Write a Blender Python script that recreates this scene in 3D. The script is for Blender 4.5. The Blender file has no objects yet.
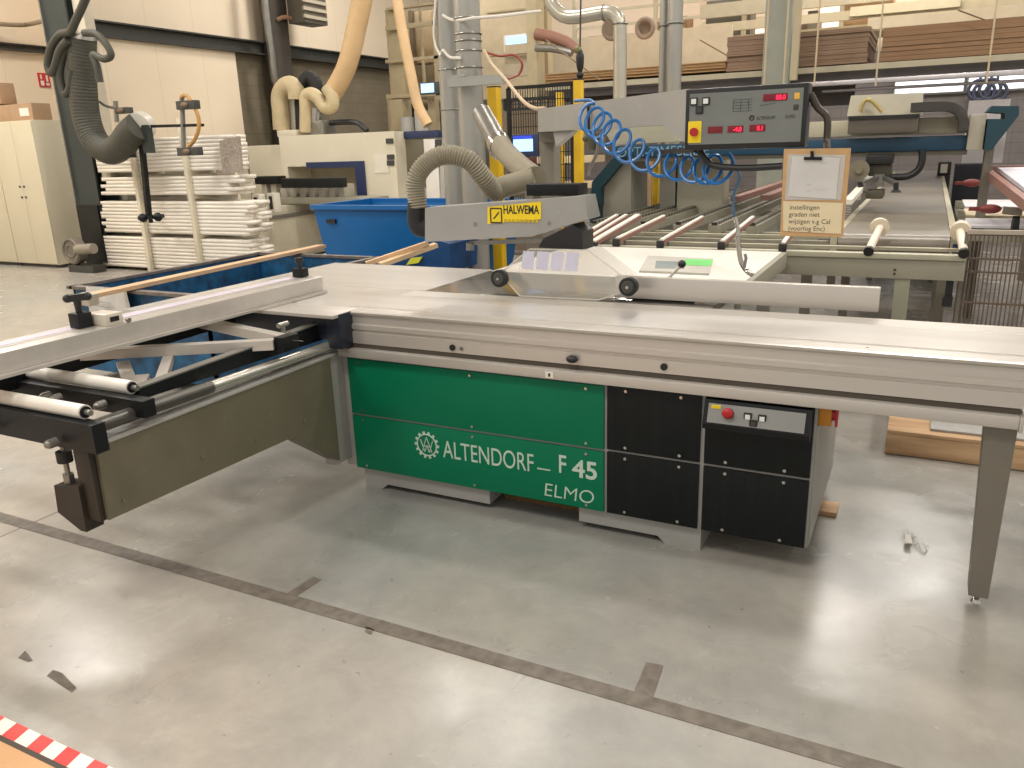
import bpy, bmesh, math, random
from mathutils import Vector, Matrix
random.seed(7)
LP, WS, EXPO = 165, .7, .10
SC = bpy.context.scene
COL = SC.collection
PI = math.pi

# ------------------------------------------------------------------ materials
def lin(c):
    return tuple(((v / 255) / 12.92 if v / 255 <= .04045 else (((v / 255) + .055) / 1.055) ** 2.4) for v in c) + (1,)

def M(name, rgb, rough=.5, metal=0., var=.06, scale=6., bump=0., stretch=(1, 1, 1), dust=None, seams=None, alpha=1., spec=None, wear=0.):
    m = bpy.data.materials.new(name); m.use_nodes = True
    nt = m.node_tree; N = nt.nodes; L = nt.links
    b = N['Principled BSDF']
    b.inputs['Roughness'].default_value = rough
    b.inputs['Metallic'].default_value = metal
    if spec is not None: b.inputs['Specular IOR Level'].default_value = spec
    if alpha < 1: b.inputs['Alpha'].default_value = alpha
    base = lin(rgb)
    tc = N.new('ShaderNodeTexCoord'); mp = N.new('ShaderNodeMapping'); mp.inputs['Scale'].default_value = stretch
    L.new(tc.outputs['Object'], mp.inputs['Vector'])
    nz = N.new('ShaderNodeTexNoise'); nz.inputs['Scale'].default_value = scale; nz.inputs['Detail'].default_value = 5
    L.new(mp.outputs['Vector'], nz.inputs['Vector'])
    rp = N.new('ShaderNodeValToRGB'); rp.color_ramp.elements[0].position = .3; rp.color_ramp.elements[1].position = .7
    d = dust and lin(dust) or tuple(v * (1 - var * 2) for v in base[:3]) + (1,)
    rp.color_ramp.elements[0].color = d
    rp.color_ramp.elements[1].color = base
    L.new(nz.outputs['Fac'], rp.inputs['Fac'])
    out = rp.outputs['Color']
    if seams:                                   # (axis, period, width, colour) thin regular joints
        for axis, period, width, col, off in seams:
            sx = N.new('ShaderNodeSeparateXYZ'); L.new(tc.outputs['Object'], sx.inputs[0])
            ad = N.new('ShaderNodeMath'); ad.operation = 'ADD'; ad.inputs[1].default_value = 1000 * period + off
            L.new(sx.outputs[axis], ad.inputs[0])
            md = N.new('ShaderNodeMath'); md.operation = 'MODULO'; md.inputs[1].default_value = period
            L.new(ad.outputs[0], md.inputs[0])
            lt = N.new('ShaderNodeMath'); lt.operation = 'LESS_THAN'; lt.inputs[1].default_value = width
            L.new(md.outputs[0], lt.inputs[0])
            mx = N.new('ShaderNodeMix'); mx.data_type = 'RGBA'; mx.inputs['B'].default_value = lin(col)
            L.new(lt.outputs[0], mx.inputs['Factor']); L.new(out, mx.inputs['A']); out = mx.outputs['Result']
    if wear > 0:                                # small irregular scuffs
        n2 = N.new('ShaderNodeTexNoise'); n2.inputs['Scale'].default_value = scale * 6; n2.inputs['Detail'].default_value = 8
        L.new(tc.outputs['Object'], n2.inputs['Vector'])
        r2 = N.new('ShaderNodeValToRGB'); r2.color_ramp.elements[0].position = .62; r2.color_ramp.elements[1].position = .7
        r2.color_ramp.elements[0].color = (0, 0, 0, 1); r2.color_ramp.elements[1].color = (wear, wear, wear, 1)
        L.new(n2.outputs['Fac'], r2.inputs['Fac'])
        mx = N.new('ShaderNodeMix'); mx.data_type = 'RGBA'; mx.inputs['B'].default_value = tuple(min(1, v * 1.6 + .05) for v in base[:3]) + (1,)
        L.new(r2.outputs['Color'], mx.inputs['Factor']); L.new(out, mx.inputs['A']); out = mx.outputs['Result']
    L.new(out, b.inputs['Base Color'])
    if bump > 0:
        bp = N.new('ShaderNodeBump'); bp.inputs['Strength'].default_value = bump; bp.inputs['Distance'].default_value = .01
        L.new(nz.outputs['Fac'], bp.inputs['Height']); L.new(bp.outputs['Normal'], b.inputs['Normal'])
    return m

def EM(name, rgb, strength):
    m = bpy.data.materials.new(name); m.use_nodes = True
    b = m.node_tree.nodes['Principled BSDF']
    b.inputs['Base Color'].default_value = lin(rgb)
    b.inputs['Emission Color'].default_value = lin(rgb); b.inputs['Emission Strength'].default_value = strength
    return m

# ------------------------------------------------------------------ mesh builder
class MB:
    def __init__(s): s.bm = bmesh.new()
    def _v(s, pts): return [s.bm.verts.new(p) for p in pts]
    def box(s, x0, x1, y0, y1, z0, z1, bev=0.):
        x0, x1 = sorted((x0, x1)); y0, y1 = sorted((y0, y1)); z0, z1 = sorted((z0, z1))
        v = s._v([(x, y, z) for x in (x0, x1) for y in (y0, y1) for z in (z0, z1)])
        fs = [s.bm.faces.new([v[i] for i in f]) for f in ((0, 1, 3, 2), (4, 6, 7, 5), (0, 4, 5, 1), (2, 3, 7, 6), (0, 2, 6, 4), (1, 5, 7, 3))]
        if bev:
            es = {e for f in fs for e in f.edges}
            bmesh.ops.bevel(s.bm, geom=list(es), offset=bev, segments=2, affect='EDGES', profile=.6)
        return s
    def prism(s, poly, axis, a, b):
        # poly in (y,z) for axis x, (x,z) for axis y, (x,y) for axis z
        def mk(p, t):
            return {'x': (t, p[0], p[1]), 'y': (p[0], t, p[1]), 'z': (p[0], p[1], t)}[axis]
        A = s._v([mk(p, a) for p in poly]); B = s._v([mk(p, b) for p in poly])
        n = len(poly)
        s.bm.faces.new(A); s.bm.faces.new(B[::-1])
        for i in range(n): s.bm.faces.new([A[i], B[i], B[(i + 1) % n], A[(i + 1) % n]])
        return s
    def bar(s, p0, p1, w, h, up=(0, 0, 1)):
        p0, p1 = Vector(p0), Vector(p1); d = (p1 - p0).normalized(); up = Vector(up)
        sd = d.cross(up)
        if sd.length < 1e-4: sd = d.cross(Vector((0, 1, 0)))
        sd.normalize(); u = sd.cross(d)
        v = []
        for p in (p0, p1):
            for a, b in ((-1, -1), (1, -1), (1, 1), (-1, 1)): v.append(s.bm.verts.new(p + sd * a * w / 2 + u * b * h / 2))
        for f in ((3, 2, 1, 0), (4, 5, 6, 7), (0, 1, 5, 4), (1, 2, 6, 5), (2, 3, 7, 6), (3, 0, 4, 7)): s.bm.faces.new([v[i] for i in f])
        return s
    def tube(s, pts, r, seg=12, ribs=None, smooth=0, caps=True):
        pts = [Vector(p) for p in pts]
        if smooth: pts = spline(pts, smooth)
        if ribs:                                 # (pitch, depth) corrugation along the path
            pts = resample(pts, ribs[0] / 4)
        n = len(pts); rings = []
        prev = None
        for i, p in enumerate(pts):
            t = (pts[min(i + 1, n - 1)] - pts[max(i - 1, 0)]).normalized()
            if prev is None:
                u = t.cross(Vector((0, 0, 1)))
                if u.length < 1e-3: u = t.cross(Vector((1, 0, 0)))
            else: u = prev - t * prev.dot(t)
            u.normalize(); w = t.cross(u); prev = u
            rr = r[min(i, len(r) - 1)] if isinstance(r, (list, tuple)) else r
            if ribs: rr += ribs[1] * (0, .7, 1, .7)[i % 4]
            rings.append([s.bm.verts.new(p + (u * math.cos(a) + w * math.sin(a)) * rr) for a in [2 * PI * k / seg for k in range(seg)]])
        for a, b in zip(rings, rings[1:]):
            for k in range(seg): s.bm.faces.new([a[k], a[(k + 1) % seg], b[(k + 1) % seg], b[k]])
        if caps: s.bm.faces.new(rings[0][::-1]); s.bm.faces.new(rings[-1])
        return s
    def cyl(s, p0, p1, r, r2=None, seg=20):
        return s.tube([p0, p1], [r, r if r2 is None else r2], seg)
    def sphere(s, c, r, sc=(1, 1, 1), seg=14):
        mt = Matrix.Translation(c) @ Matrix.Diagonal((r * sc[0], r * sc[1], r * sc[2], 1))
        bmesh.ops.create_uvsphere(s.bm, u_segments=seg, v_segments=seg // 2 + 1, radius=1, matrix=mt); return s
    def ring(s, c, R, r, axis='y', seg=24):
        c = Vector(c); pts = []
        for k in range(seg + 1):
            a = 2 * PI * k / seg; q = (math.cos(a) * R, math.sin(a) * R)
            pts.append(c + Vector({'x': (0, q[0], q[1]), 'y': (q[0], 0, q[1]), 'z': (q[0], q[1], 0)}[axis]))
        return s.tube(pts, r, 8)
    def quad(s, pts): s.bm.faces.new(s._v(pts)); return s
    def build(s, name, mat, parent=None, angle=35, sub=0):
        bm = s.bm
        bmesh.ops.recalc_face_normals(bm, faces=bm.faces[:])
        if parent is not None: org = W(parent)
        else:
            xs = [v.co for v in bm.verts]
            org = Vector(((min(c.x for c in xs) + max(c.x for c in xs)) / 2, (min(c.y for c in xs) + max(c.y for c in xs)) / 2, min(c.z for c in xs)))
        for v in bm.verts: v.co -= org
        me = bpy.data.meshes.new(name); bm.to_mesh(me); bm.free()
        for p in me.polygons: p.use_smooth = True
        me.set_sharp_from_angle(angle=math.radians(angle))
        me.materials.append(mat)
        o = bpy.data.objects.new(name, me); COL.objects.link(o)
        if parent is not None: o.parent = parent; WL[o.name] = org
        else: o.location = org; WL[o.name] = org.copy()
        return o

WL = {}
def W(o): return WL[o.name]

def spline(pts, n):
    out = []
    P = [pts[0] * 2 - pts[1]] + pts + [pts[-1] * 2 - pts[-2]]
    for i in range(1, len(P) - 2):
        a, b, c, d = P[i - 1:i + 3]
        for k in range(n):
            t = k / n
            out.append(.5 * ((2 * b) + (c - a) * t + (2 * a - 5 * b + 4 * c - d) * t * t + (-a + 3 * b - 3 * c + d) * t ** 3))
    out.append(pts[-1]); return out

def resample(pts, step):
    out = [pts[0]]; acc = 0
    for a, b in zip(pts, pts[1:]):
        L = (b - a).length; t = step - acc
        while t <= L: out.append(a + (b - a) * (t / L)); t += step
        acc = L - (t - step)
    return out if len(out) > 2 else pts

def thing(name, label, cat, loc, group=None):
    o = bpy.data.objects.new(name, None); COL.objects.link(o); o.empty_display_size = .1
    o.location = loc; o['label'] = label; o['category'] = cat
    if group: o['group'] = group
    WL[o.name] = Vector(loc); return o
def tag(o, label, cat, group=None):
    o['label'] = label; o['category'] = cat
    if group: o['group'] = group
    return o
def struct(o): o['kind'] = 'structure'; return o
def lab(o, t): o['label'] = t; return o

def dup(root, loc, label=None, group=None, rz=0):
    r = root.copy(); COL.objects.link(r); r.location = loc; r.rotation_euler = (0, 0, rz)
    if label: r['label'] = label
    if group: r['group'] = group
    def rec(src, dst):
        for ch in [c for c in bpy.data.objects if c.parent == src]:
            c = ch.copy(); COL.objects.link(c); c.parent = dst; rec(ch, c)
    rec(root, r); return r

def text(body, name, mat, parent, pos, size, sx=1., bold=0., depth=.0015, align='LEFT', face='y', shear=0.):
    cu = bpy.data.curves.new('lettering', 'FONT'); cu.body = body; cu.size = size; cu.extrude = depth; cu.offset = bold; cu.align_x = align; cu.shear = shear
    t = bpy.data.objects.new('lettering', cu); COL.objects.link(t)
    me = bpy.data.meshes.new_from_object(t)
    bpy.data.objects.remove(t)
    org = W(parent); pos = Vector(pos)
    for v in me.vertices:
        x, y, z = v.co.x * sx, v.co.y, v.co.z
        if face == 'y': w = Vector((x, -z, y))
        elif face == 'slope': w = Vector((x, -z * .92 + y * .35, y * .92 + z * .35))
        else: w = Vector((-z, x, y)) if face == '-x' else Vector((z, x, y))
        v.co = pos + w - org
    me.materials.clear(); me.materials.append(mat)
    o = bpy.data.objects.new(name, me); COL.objects.link(o); o.parent = parent; WL[o.name] = org
    return o

# ------------------------------------------------------------------ palette
green = M('green_paint', (0, 110, 76), .42, var=.03, scale=3, wear=.02, spec=.22)
grey = M('machine_grey', (154, 152, 147), .45, var=.05, scale=4, wear=.1)
greyd = M('machine_grey_dark', (118, 112, 100), .5, var=.06, scale=4, wear=.1)
olive = M('olive_grey_paint', (104, 98, 80), .45, var=.08, scale=5, wear=.1)
alu = M('aluminium', (205, 199, 192), .3, .75, var=.05, scale=5, stretch=(.3, 6, 6))
alup = M('aluminium_profile', (200, 194, 186), .36, .5, var=.04, scale=4, stretch=(.2, 5, 5))
alut = M('table_top_aluminium', (222, 218, 213), .24, .45, var=.06, scale=3, stretch=(.4, 3, 3), wear=.05)
castiron = M('cast_table', (150, 146, 140), .16, .8, var=.1, scale=3, wear=.1)
white = M('white_laminate', (228, 222, 212), .4, var=.03, scale=4)
black = M('black_plastic', (26, 26, 27), .42, var=.1, scale=20)
blackp = M('black_panel', (16, 21, 22), .42, spec=.25, var=.2, scale=9, stretch=(3, 3, .3), wear=.12, seams=[(0, .048, .004, (10, 12, 12), 0)])
blacks = M('black_steel', (20, 22, 24), .42, var=.2, scale=8, wear=.05, spec=.3)
rubber = M('black_rubber', (30, 30, 30), .7, var=.1, scale=20)
chrome = M('bright_steel', (196, 192, 184), .22, .95, var=.08, scale=10)
zinc = M('zinc_steel', (150, 147, 140), .36, .7, var=.12, scale=8)
darkgrey = M('dark_grey_paint', (62, 62, 58), .5, var=.1, scale=8)
gunmetal = M('dark_green_steel', (46, 54, 52), .5, var=.1, scale=5)
teal = M('teal_paint', (22, 66, 92), .42, var=.08, scale=5)
teald = M('dark_teal_paint', (16, 56, 66), .45, var=.08, scale=5)
cream = M('cream_paint', (216, 207, 184), .5, var=.03, scale=3)
machgrey = M('grey_green_paint', (152, 148, 131), .5, var=.05, scale=4)
cabm = M('cabinet_cream', (204, 194, 168), .5, var=.02, scale=3)
letter = M('silver_lettering', (188, 206, 190), .4, var=.02)
letterw = M('white_lettering', (226, 228, 224), .5, var=.02)
letterk = M('dark_lettering', (40, 40, 36), .6, var=.02)
letterb = M('pale_blue_lettering', (120, 158, 180), .5, var=.02)
red = M('red_plastic', (176, 24, 30), .4, var=.05)
yellow = M('yellow_plastic', (238, 206, 24), .45, var=.04)
yellowp = M('yellow_paint', (228, 184, 20), .45, var=.08, scale=6)
bluep = M('blue_plastic', (0, 98, 164), .4, var=.05, scale=3)
bluesteel = M('worn_blue_steel', (26, 96, 138), .55, var=.2, scale=9, dust=(22, 46, 72), wear=.25)
bluehose = M('blue_hose', (10, 98, 164), .3, var=.05)
navy = M('navy_paint', (40, 52, 88), .45, var=.06)
wood = M('planed_wood', (212, 176, 138), .6, var=.1, scale=5, stretch=(6, .5, 6))
woodp = M('pallet_wood', (196, 162, 124), .7, var=.12, scale=5, stretch=(.6, 5, 5), dust=(156, 122, 88))
chip = M('chipboard', (168, 140, 112), .8, var=.14, scale=30)
boardm = M('stacked_board', (146, 120, 98), .75, var=.1, scale=3, stretch=(.3, 1, 20), seams=[(2, .036, .004, (100, 78, 60), 0)])
boardl = M('light_board', (206, 178, 140), .75, var=.08, scale=3, stretch=(.3, 1, 8), seams=[(2, .06, .004, (176, 146, 112), 0)])
card = M('cardboard', (178, 146, 114), .8, var=.08, scale=6)
paper = M('paper', (226, 220, 208), .7, var=.02)
kraft = M('kraft_board', (196, 158, 112), .75, var=.06, scale=14)
hosegrey = M('grey_suction_hose', (140, 132, 112), .55, var=.06, scale=8)
hosedark = M('dark_suction_hose', (70, 68, 58), .6, var=.08, scale=8)
hosetan = M('tan_suction_hose', (214, 180, 134), .5, var=.08, scale=3)
hosecream = M('cream_suction_hose', (196, 178, 140), .55, var=.06, scale=6)
whiteprof = M('white_profile', (238, 230, 216), .5, var=.05, scale=2)
honey = M('profile_end_faces', (190, 178, 164), .7, var=.4, scale=60, dust=(110, 98, 88))
pink = M('rose_painted_steel', (152, 112, 102), .5, var=.08)
belt = M('dark_belt', (128, 120, 106), .34, var=.08, scale=3, stretch=(.3, 3, 1), spec=.5)
ductm = M('galvanised_duct', (166, 164, 156), .36, .45, var=.08, scale=4, stretch=(1, 1, .3))
blockw = M('concrete_block', (126, 116, 96), .85, var=.07, scale=4, seams=[(2, .22, .012, (108, 98, 82), 0), (1, .44, .012, (112, 102, 86), 0)])
blockf = M('concrete_block_far', (132, 126, 124), .85, var=.08, scale=3, seams=[(2, .22, .012, (110, 102, 100), 0), (0, .44, .012, (112, 106, 104), 0)])
clad = M('cream_cladding', (243, 226, 200), .55, var=.015, scale=1.5, seams=[(1, 1.0, .012, (228, 210, 182), .3)])
clado = M('cream_cladding_plain', (246, 230, 206), .5, var=.015, scale=1.5, seams=[(1, .9, .012, (232, 216, 190), .1)])
peach = M('peach_panel', (232, 216, 196), .6, var=.03, scale=2)
ceilm = M('ceiling_sheet', (206, 198, 186), .7, var=.03, scale=2, seams=[(0, .3, .03, (180, 172, 160), 0)])
glassg = M('grey_window', (120, 112, 92), .1, var=.2, scale=2)
screen = EM('lit_screen', (150, 190, 240), 1.6)
screenb = EM('blue_screen_bar', (40, 60, 190), .8)
led = EM('red_led_digits', (255, 30, 70), 2.2)
leddim = M('dim_red_window', (120, 16, 30), .3)
lampm = EM('lamp_diffuser', (255, 244, 224), 9)
winlit = EM('daylit_window', (232, 234, 240), 1.3)
winblue = EM('blue_daylit_window', (150, 195, 240), 1.4)
clear = M('clear_polycarbonate', (226, 222, 212), .12, var=.03, alpha=.17)
cleare = M('clear_polycarbonate_edge', (226, 222, 212), .15, var=.03, alpha=.45)
film = M('clear_film', (222, 220, 214), .2, var=.05, alpha=.5)
sawdust = M('sawdust', (128, 98, 58), .95, var=.2, scale=40, bump=.5)
tapem = M('worn_dark_tape', (92, 84, 76), .65, var=.12, scale=24, dust=(118, 110, 100))

def floor_mat():
    m = bpy.data.materials.new('polished_concrete'); m.use_nodes = True
    nt = m.node_tree; N = nt.nodes; L = nt.links; b = N['Principled BSDF']
    tc = N.new('ShaderNodeTexCoord')
    def noise(scale, detail, dist=0, rough=.5):
        n = N.new('ShaderNodeTexNoise'); n.inputs['Scale'].default_value = scale; n.inputs['Detail'].default_value = detail
        n.inputs['Distortion'].default_value = dist; n.inputs['Roughness'].default_value = rough
        L.new(tc.outputs['Object'], n.inputs['Vector']); return n
    def ramp(n, a, b_, ca, cb):
        r = N.new('ShaderNodeValToRGB'); r.color_ramp.elements[0].position = a; r.color_ramp.elements[1].position = b_
        r.color_ramp.elements[0].color = ca; r.color_ramp.elements[1].color = cb
        L.new(n.outputs['Fac'], r.inputs['Fac']); return r
    def mix(f, a, c, mode='MIX', fac=None):
        x = N.new('ShaderNodeMix'); x.data_type = 'RGBA'; x.blend_type = mode
        if fac is not None: x.inputs['Factor'].default_value = fac
        else: L.new(f, x.inputs['Factor'])
        L.new(a, x.inputs['A'])
        if isinstance(c, tuple): x.inputs['B'].default_value = c
        else: L.new(c, x.inputs['B'])
        return x.outputs['Result']
    base = ramp(noise(.55, 4, .3), .36, .64, lin((154, 154, 150)), lin((170, 162, 151)))
    fine = ramp(noise(5, 10, .3, .7), .32, .68, (.78, .78, .78, 1), (1.08, 1.07, 1.05, 1))
    col = mix(None, base.outputs['Color'], fine.outputs['Color'], 'MULTIPLY', .75)
    sp = ramp(noise(26, 3, 0, .6), .69, .73, (0, 0, 0, 1), (.45, .45, .45, 1))
    col = mix(sp.outputs['Color'], col, lin((96, 92, 86)))
    pale = ramp(noise(2.6, 10, .9, .7), .58, .70, (0, 0, 0, 1), (.22, .22, .22, 1))
    col = mix(pale.outputs['Color'], col, lin((206, 200, 188)))
    # saw-cut joint
    sx = N.new('ShaderNodeSeparateXYZ'); L.new(tc.outputs['Object'], sx.inputs[0])
    for off, w in ((3.57, .006),):
        ad = N.new('ShaderNodeMath'); ad.operation = 'ADD'; ad.inputs[1].default_value = off; L.new(sx.outputs[0], ad.inputs[0])
        ab = N.new('ShaderNodeMath'); ab.operation = 'ABSOLUTE'; L.new(ad.outputs[0], ab.inputs[0])
        lt = N.new('ShaderNodeMath'); lt.operation = 'LESS_THAN'; lt.inputs[1].default_value = w; L.new(ab.outputs[0], lt.inputs[0])
        col = mix(lt.outputs[0], col, lin((110, 104, 98)))
    # trodden grey zone behind the tape line, with an uneven dirty edge
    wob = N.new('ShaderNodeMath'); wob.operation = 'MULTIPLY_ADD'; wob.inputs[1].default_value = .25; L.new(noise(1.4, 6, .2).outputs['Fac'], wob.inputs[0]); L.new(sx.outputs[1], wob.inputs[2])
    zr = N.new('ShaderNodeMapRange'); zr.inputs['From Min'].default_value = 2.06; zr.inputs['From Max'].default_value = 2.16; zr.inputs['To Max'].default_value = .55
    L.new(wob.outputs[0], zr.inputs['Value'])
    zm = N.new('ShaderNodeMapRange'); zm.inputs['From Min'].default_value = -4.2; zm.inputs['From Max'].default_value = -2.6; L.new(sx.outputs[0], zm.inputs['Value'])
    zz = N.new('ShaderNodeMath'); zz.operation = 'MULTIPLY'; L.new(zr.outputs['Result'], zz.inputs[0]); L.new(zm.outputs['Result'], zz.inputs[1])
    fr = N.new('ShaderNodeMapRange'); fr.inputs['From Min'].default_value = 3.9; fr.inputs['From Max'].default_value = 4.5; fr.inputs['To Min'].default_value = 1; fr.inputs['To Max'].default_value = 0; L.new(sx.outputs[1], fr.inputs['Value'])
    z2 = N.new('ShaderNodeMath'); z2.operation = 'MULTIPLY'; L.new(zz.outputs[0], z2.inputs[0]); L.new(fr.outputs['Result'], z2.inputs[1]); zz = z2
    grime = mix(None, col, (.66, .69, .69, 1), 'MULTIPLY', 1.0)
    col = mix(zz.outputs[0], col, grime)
    L.new(col, b.inputs['Base Color'])
    rr = N.new('ShaderNodeMapRange'); rr.inputs['To Min'].default_value = .14; rr.inputs['To Max'].default_value = .36
    L.new(noise(3, 6, .8).outputs['Fac'], rr.inputs['Value']); L.new(rr.outputs['Result'], b.inputs['Roughness'])
    b.inputs['Specular IOR Level'].default_value = .5
    bp = N.new('ShaderNodeBump'); bp.inputs['Strength'].default_value = .12; bp.inputs['Distance'].default_value = .004
    L.new(noise(14, 6).outputs['Fac'], bp.inputs['Height']); L.new(bp.outputs['Normal'], b.inputs['Normal'])
    return m
# ================================================================== the hall
bm = bmesh.new()
o = MB().box(-15, 9, -5, 22, -.1, 0).build('floor', floor_mat()); struct(o)
o.location = (0, 0, 0)
for v in o.data.vertices: v.co += Vector((-3, 8.5, -.1))
o = MB().box(-15, 9, -5, 22, 7.2, 7.3).build('ceiling', ceilm); struct(o)
# left side wall, block below, cladding above; and the recessed wall behind the cabinets
struct(MB().box(-12.1, -11.8, 8.9, 22, 0, 3.5).build('wall_left', blockw))
struct(MB().box(-12.1, -11.85, 8.9, 22, 3.5, 7.2).build('wall_left_upper', clad))
struct(MB().box(-14.5, -14.2, -5, 10.8, 0, 7.2).build('wall_left_rear', clado))
struct(MB().box(-14.2, -12.1, 10.5, 10.8, 0, 7.2).build('wall_return', clado))
struct(MB().box(-12.1, 9, 21.2, 21.5, 0, 7.2).build('wall_far', blockf))
# big cladding leaf in front of the block wall
o = MB().box(-11.8, -11.7, 8.95, 11.930, 1.925, 3.46).build('trim_1', clad); struct(o)
# dark wall rails (I-beams)
def ibeam(mb, x0, x1, y0, y1, z0, z1, t=.025):
    mb.box(x0, x1, y0, y1, z0, z0 + t); mb.box(x0, x1, y0, y1, z1 - t, z1)
    xm = (x0 + x1) / 2 if (y1 - y0) > (x1 - x0) else None
    if xm is not None: mb.box(xm - .01, xm + .01, y0, y1, z0 + t, z1 - t)
    else:
        ym = (y0 + y1) / 2; mb.box(x0, x1, ym - .01, ym + .01, z0 + t, z1 - t)
mb = MB(); ibeam(mb, -11.8, -11.6, 8.6, 21.2, 3.42, 3.66)
o = mb.build('trim_2', darkgrey); struct(o)
mb = MB(); ibeam(mb, -14.2, -14.08, -2, 10.5, 3.428, 3.539)
o = mb.build('trim_3', darkgrey); struct(o)
# far wall window band
for k in range(5):
    x0 = -0.876 + k * 1.45
    f = struct(MB().box(x0 - .04, x0 + 1.4, 21.12, 21.2, 2.399, 2.804).build('window_%d' % (k + 1), zinc))
    MB().box(x0, x0 + 1.36, 21.08, 21.12, 2.442, 2.761).build('pane', winlit, f)

# ceiling luminaires
def lamp(x, y, label, warm=(1, .965, .92), power=150, size=(1.4, .5)):
    t = thing('ceiling_lamp', label, 'lamp', (x, y, 6.8), 'hall ceiling lamps')
    MB().box(x - size[0] / 2, x + size[0] / 2, y - size[1] / 2, y + size[1] / 2, 6.84, 6.96, .01).build('housing', zinc, t)
    MB().box(x - size[0] / 2 + .04, x + size[0] / 2 - .04, y - size[1] / 2 + .04, y + size[1] / 2 - .04, 6.815, 6.835).build('diffuser', lampm, t)
    for s in (-1, 1): MB().tube([(x + s * .4, y, 6.96), (x + s * .4, y, 7.2)], .008, 6).build('suspension_rod', zinc, t)
    l = bpy.data.lights.new('lamp_light', 'AREA'); l.shape = 'RECTANGLE'; l.size = size[0]; l.size_y = size[1]; l.energy = power; l.color = warm
    lo = bpy.data.objects.new('lamp_light', l); COL.objects.link(lo); lo.parent = t; lo.location = (0, 0, 0)
LAMPS = [(-11.2, 6.6), (-13, 3.5), (-1.0, 13.3), (.6, 16), (-5.2, 9.0), (-6.5, 3.0), (-1.5, -1.0), (-9, 13.5), (4, 9), (4.2, 3), (-11, 1), (-5, 17), (4.5, 18), (-5.6, -2.2), (0, 6)]  # the lamp over the left recess is added to brighten its wall
for x, y in LAMPS: lamp(x, y, 'slim pendant lamp hanging from the hall ceiling', power=LP)

# ================================================================== panel saw
saw = thing('panel_saw', 'large grey and green sliding table panel saw standing across the foreground', 'machine', (-1.33, 3.3, 0))
F = 2.93
MB().box(-2.40, -.27, F + .012, 3.85, .105, .675, .003).build('body', grey, saw)
MB().prism([(-2.37, 0), (-2.27, 0), (-2.235, .028), (-1.66, .028), (-1.66, .105), (-2.37, .105)], 'y', F + .025, 3.7).build('plinth', grey, saw)
MB().prism([(-1.215, .03), (-.86, .03), (-.83, 0), (-.68, 0), (-.68, .105), (-1.215, .105)], 'y', F + .025, 3.7).build('plinth', grey, saw)
MB().box(-2.46, -2.402, F + .01, 3.4, .11, .68, .002).build('side_cover', grey, saw)
def panel(x0, x1, z0, z1, m, screws, name='front_cover', scr=chrome):
    p = MB().box(x0, x1, F, F + .012, z0, z1, .002).build(name, m, saw)
    for sx in screws:
        for sz in (z0 + .018, z1 - .018):
            MB().cyl((sx, F, sz), (sx, F - .004, sz), .0065, seg=10).build('screw', scr, p)
    return p
gp = panel(-2.395, -1.092, .392, .668, green, (-2.33, -1.72, -1.17)); lab(gp, 'plain green upper front cover')
gp2 = panel(-2.395, -1.092, .107, .380, green, (-2.33, -1.72, -1.17)); lab(gp2, 'green lower front cover with maker lettering')
for (x0, x1) in ((-1.078, -.692),):
    lab(panel(x0, x1, .396, .675, blackp, (x0 + .08, x1 - .08)), 'black upper louvred cover')
    lab(panel(x0, x1, .107, .384, blackp, (x0 + .08, x1 - .08)), 'black lower louvred cover')
lab(panel(-.675, -.28, .396, .678, blackp, (-.59, -.37)), 'black cover behind the switch strip')
lab(panel(-.675, -.28, .107, .384, blackp, (-.59, -.37)), 'black lower right cover')
# lettering and gear emblem on the green cover
def zl(x): return 0
text('ALTENDORF', 'lettering', letter, gp2, (-1.883, F - .0005, 0.238), .122, sx=.675, bold=-.0004)
text('_', 'lettering', letter, gp2, (-1.399, F - .0005, 0.268 + .002), .11, sx=1.1)
text('F', 'lettering', letter, gp2, (-1.301, F - .0005, 0.257), .118, sx=.74, bold=.001)
text('45', 'lettering', letter, gp2, (-1.234, F - .0005, 0.250), .112, sx=1.05, bold=.0022)
text('ELMO', 'lettering', letter, gp2, (-1.375, F - .0005, 0.135), .088, sx=1.06, shear=.1, bold=-.001)
mb = MB(); gx, gz = -1.970, 0.285
mb.ring((gx, F - .001, gz), .053, .0035)
for k in range(14):
    a = 2 * PI * k / 14; mb.bar((gx + .055 * math.cos(a), F - .001, gz + .055 * math.sin(a)), (gx + .067 * math.cos(a), F - .001, gz + .067 * math.sin(a)), .012, .003, (0, 1, 0))
for pa, pb in (((-.034, .026), (-.012, -.036)), ((-.012, -.036), (0, 0)), ((0, 0), (.012, -.036)), ((.012, -.036), (.034, .026)),
               ((-.026, -.034), (0, .040)), ((0, .040), (.026, -.034)), ((-.014, -.006), (.014, -.006))):
    mb.bar((gx + pa[0], F - .001, gz + pa[1]), (gx + pb[0], F - .001, gz + pb[1]), .003, .006, (0, 1, 0))
mb.build('gear_emblem', letter, gp2)
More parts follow.
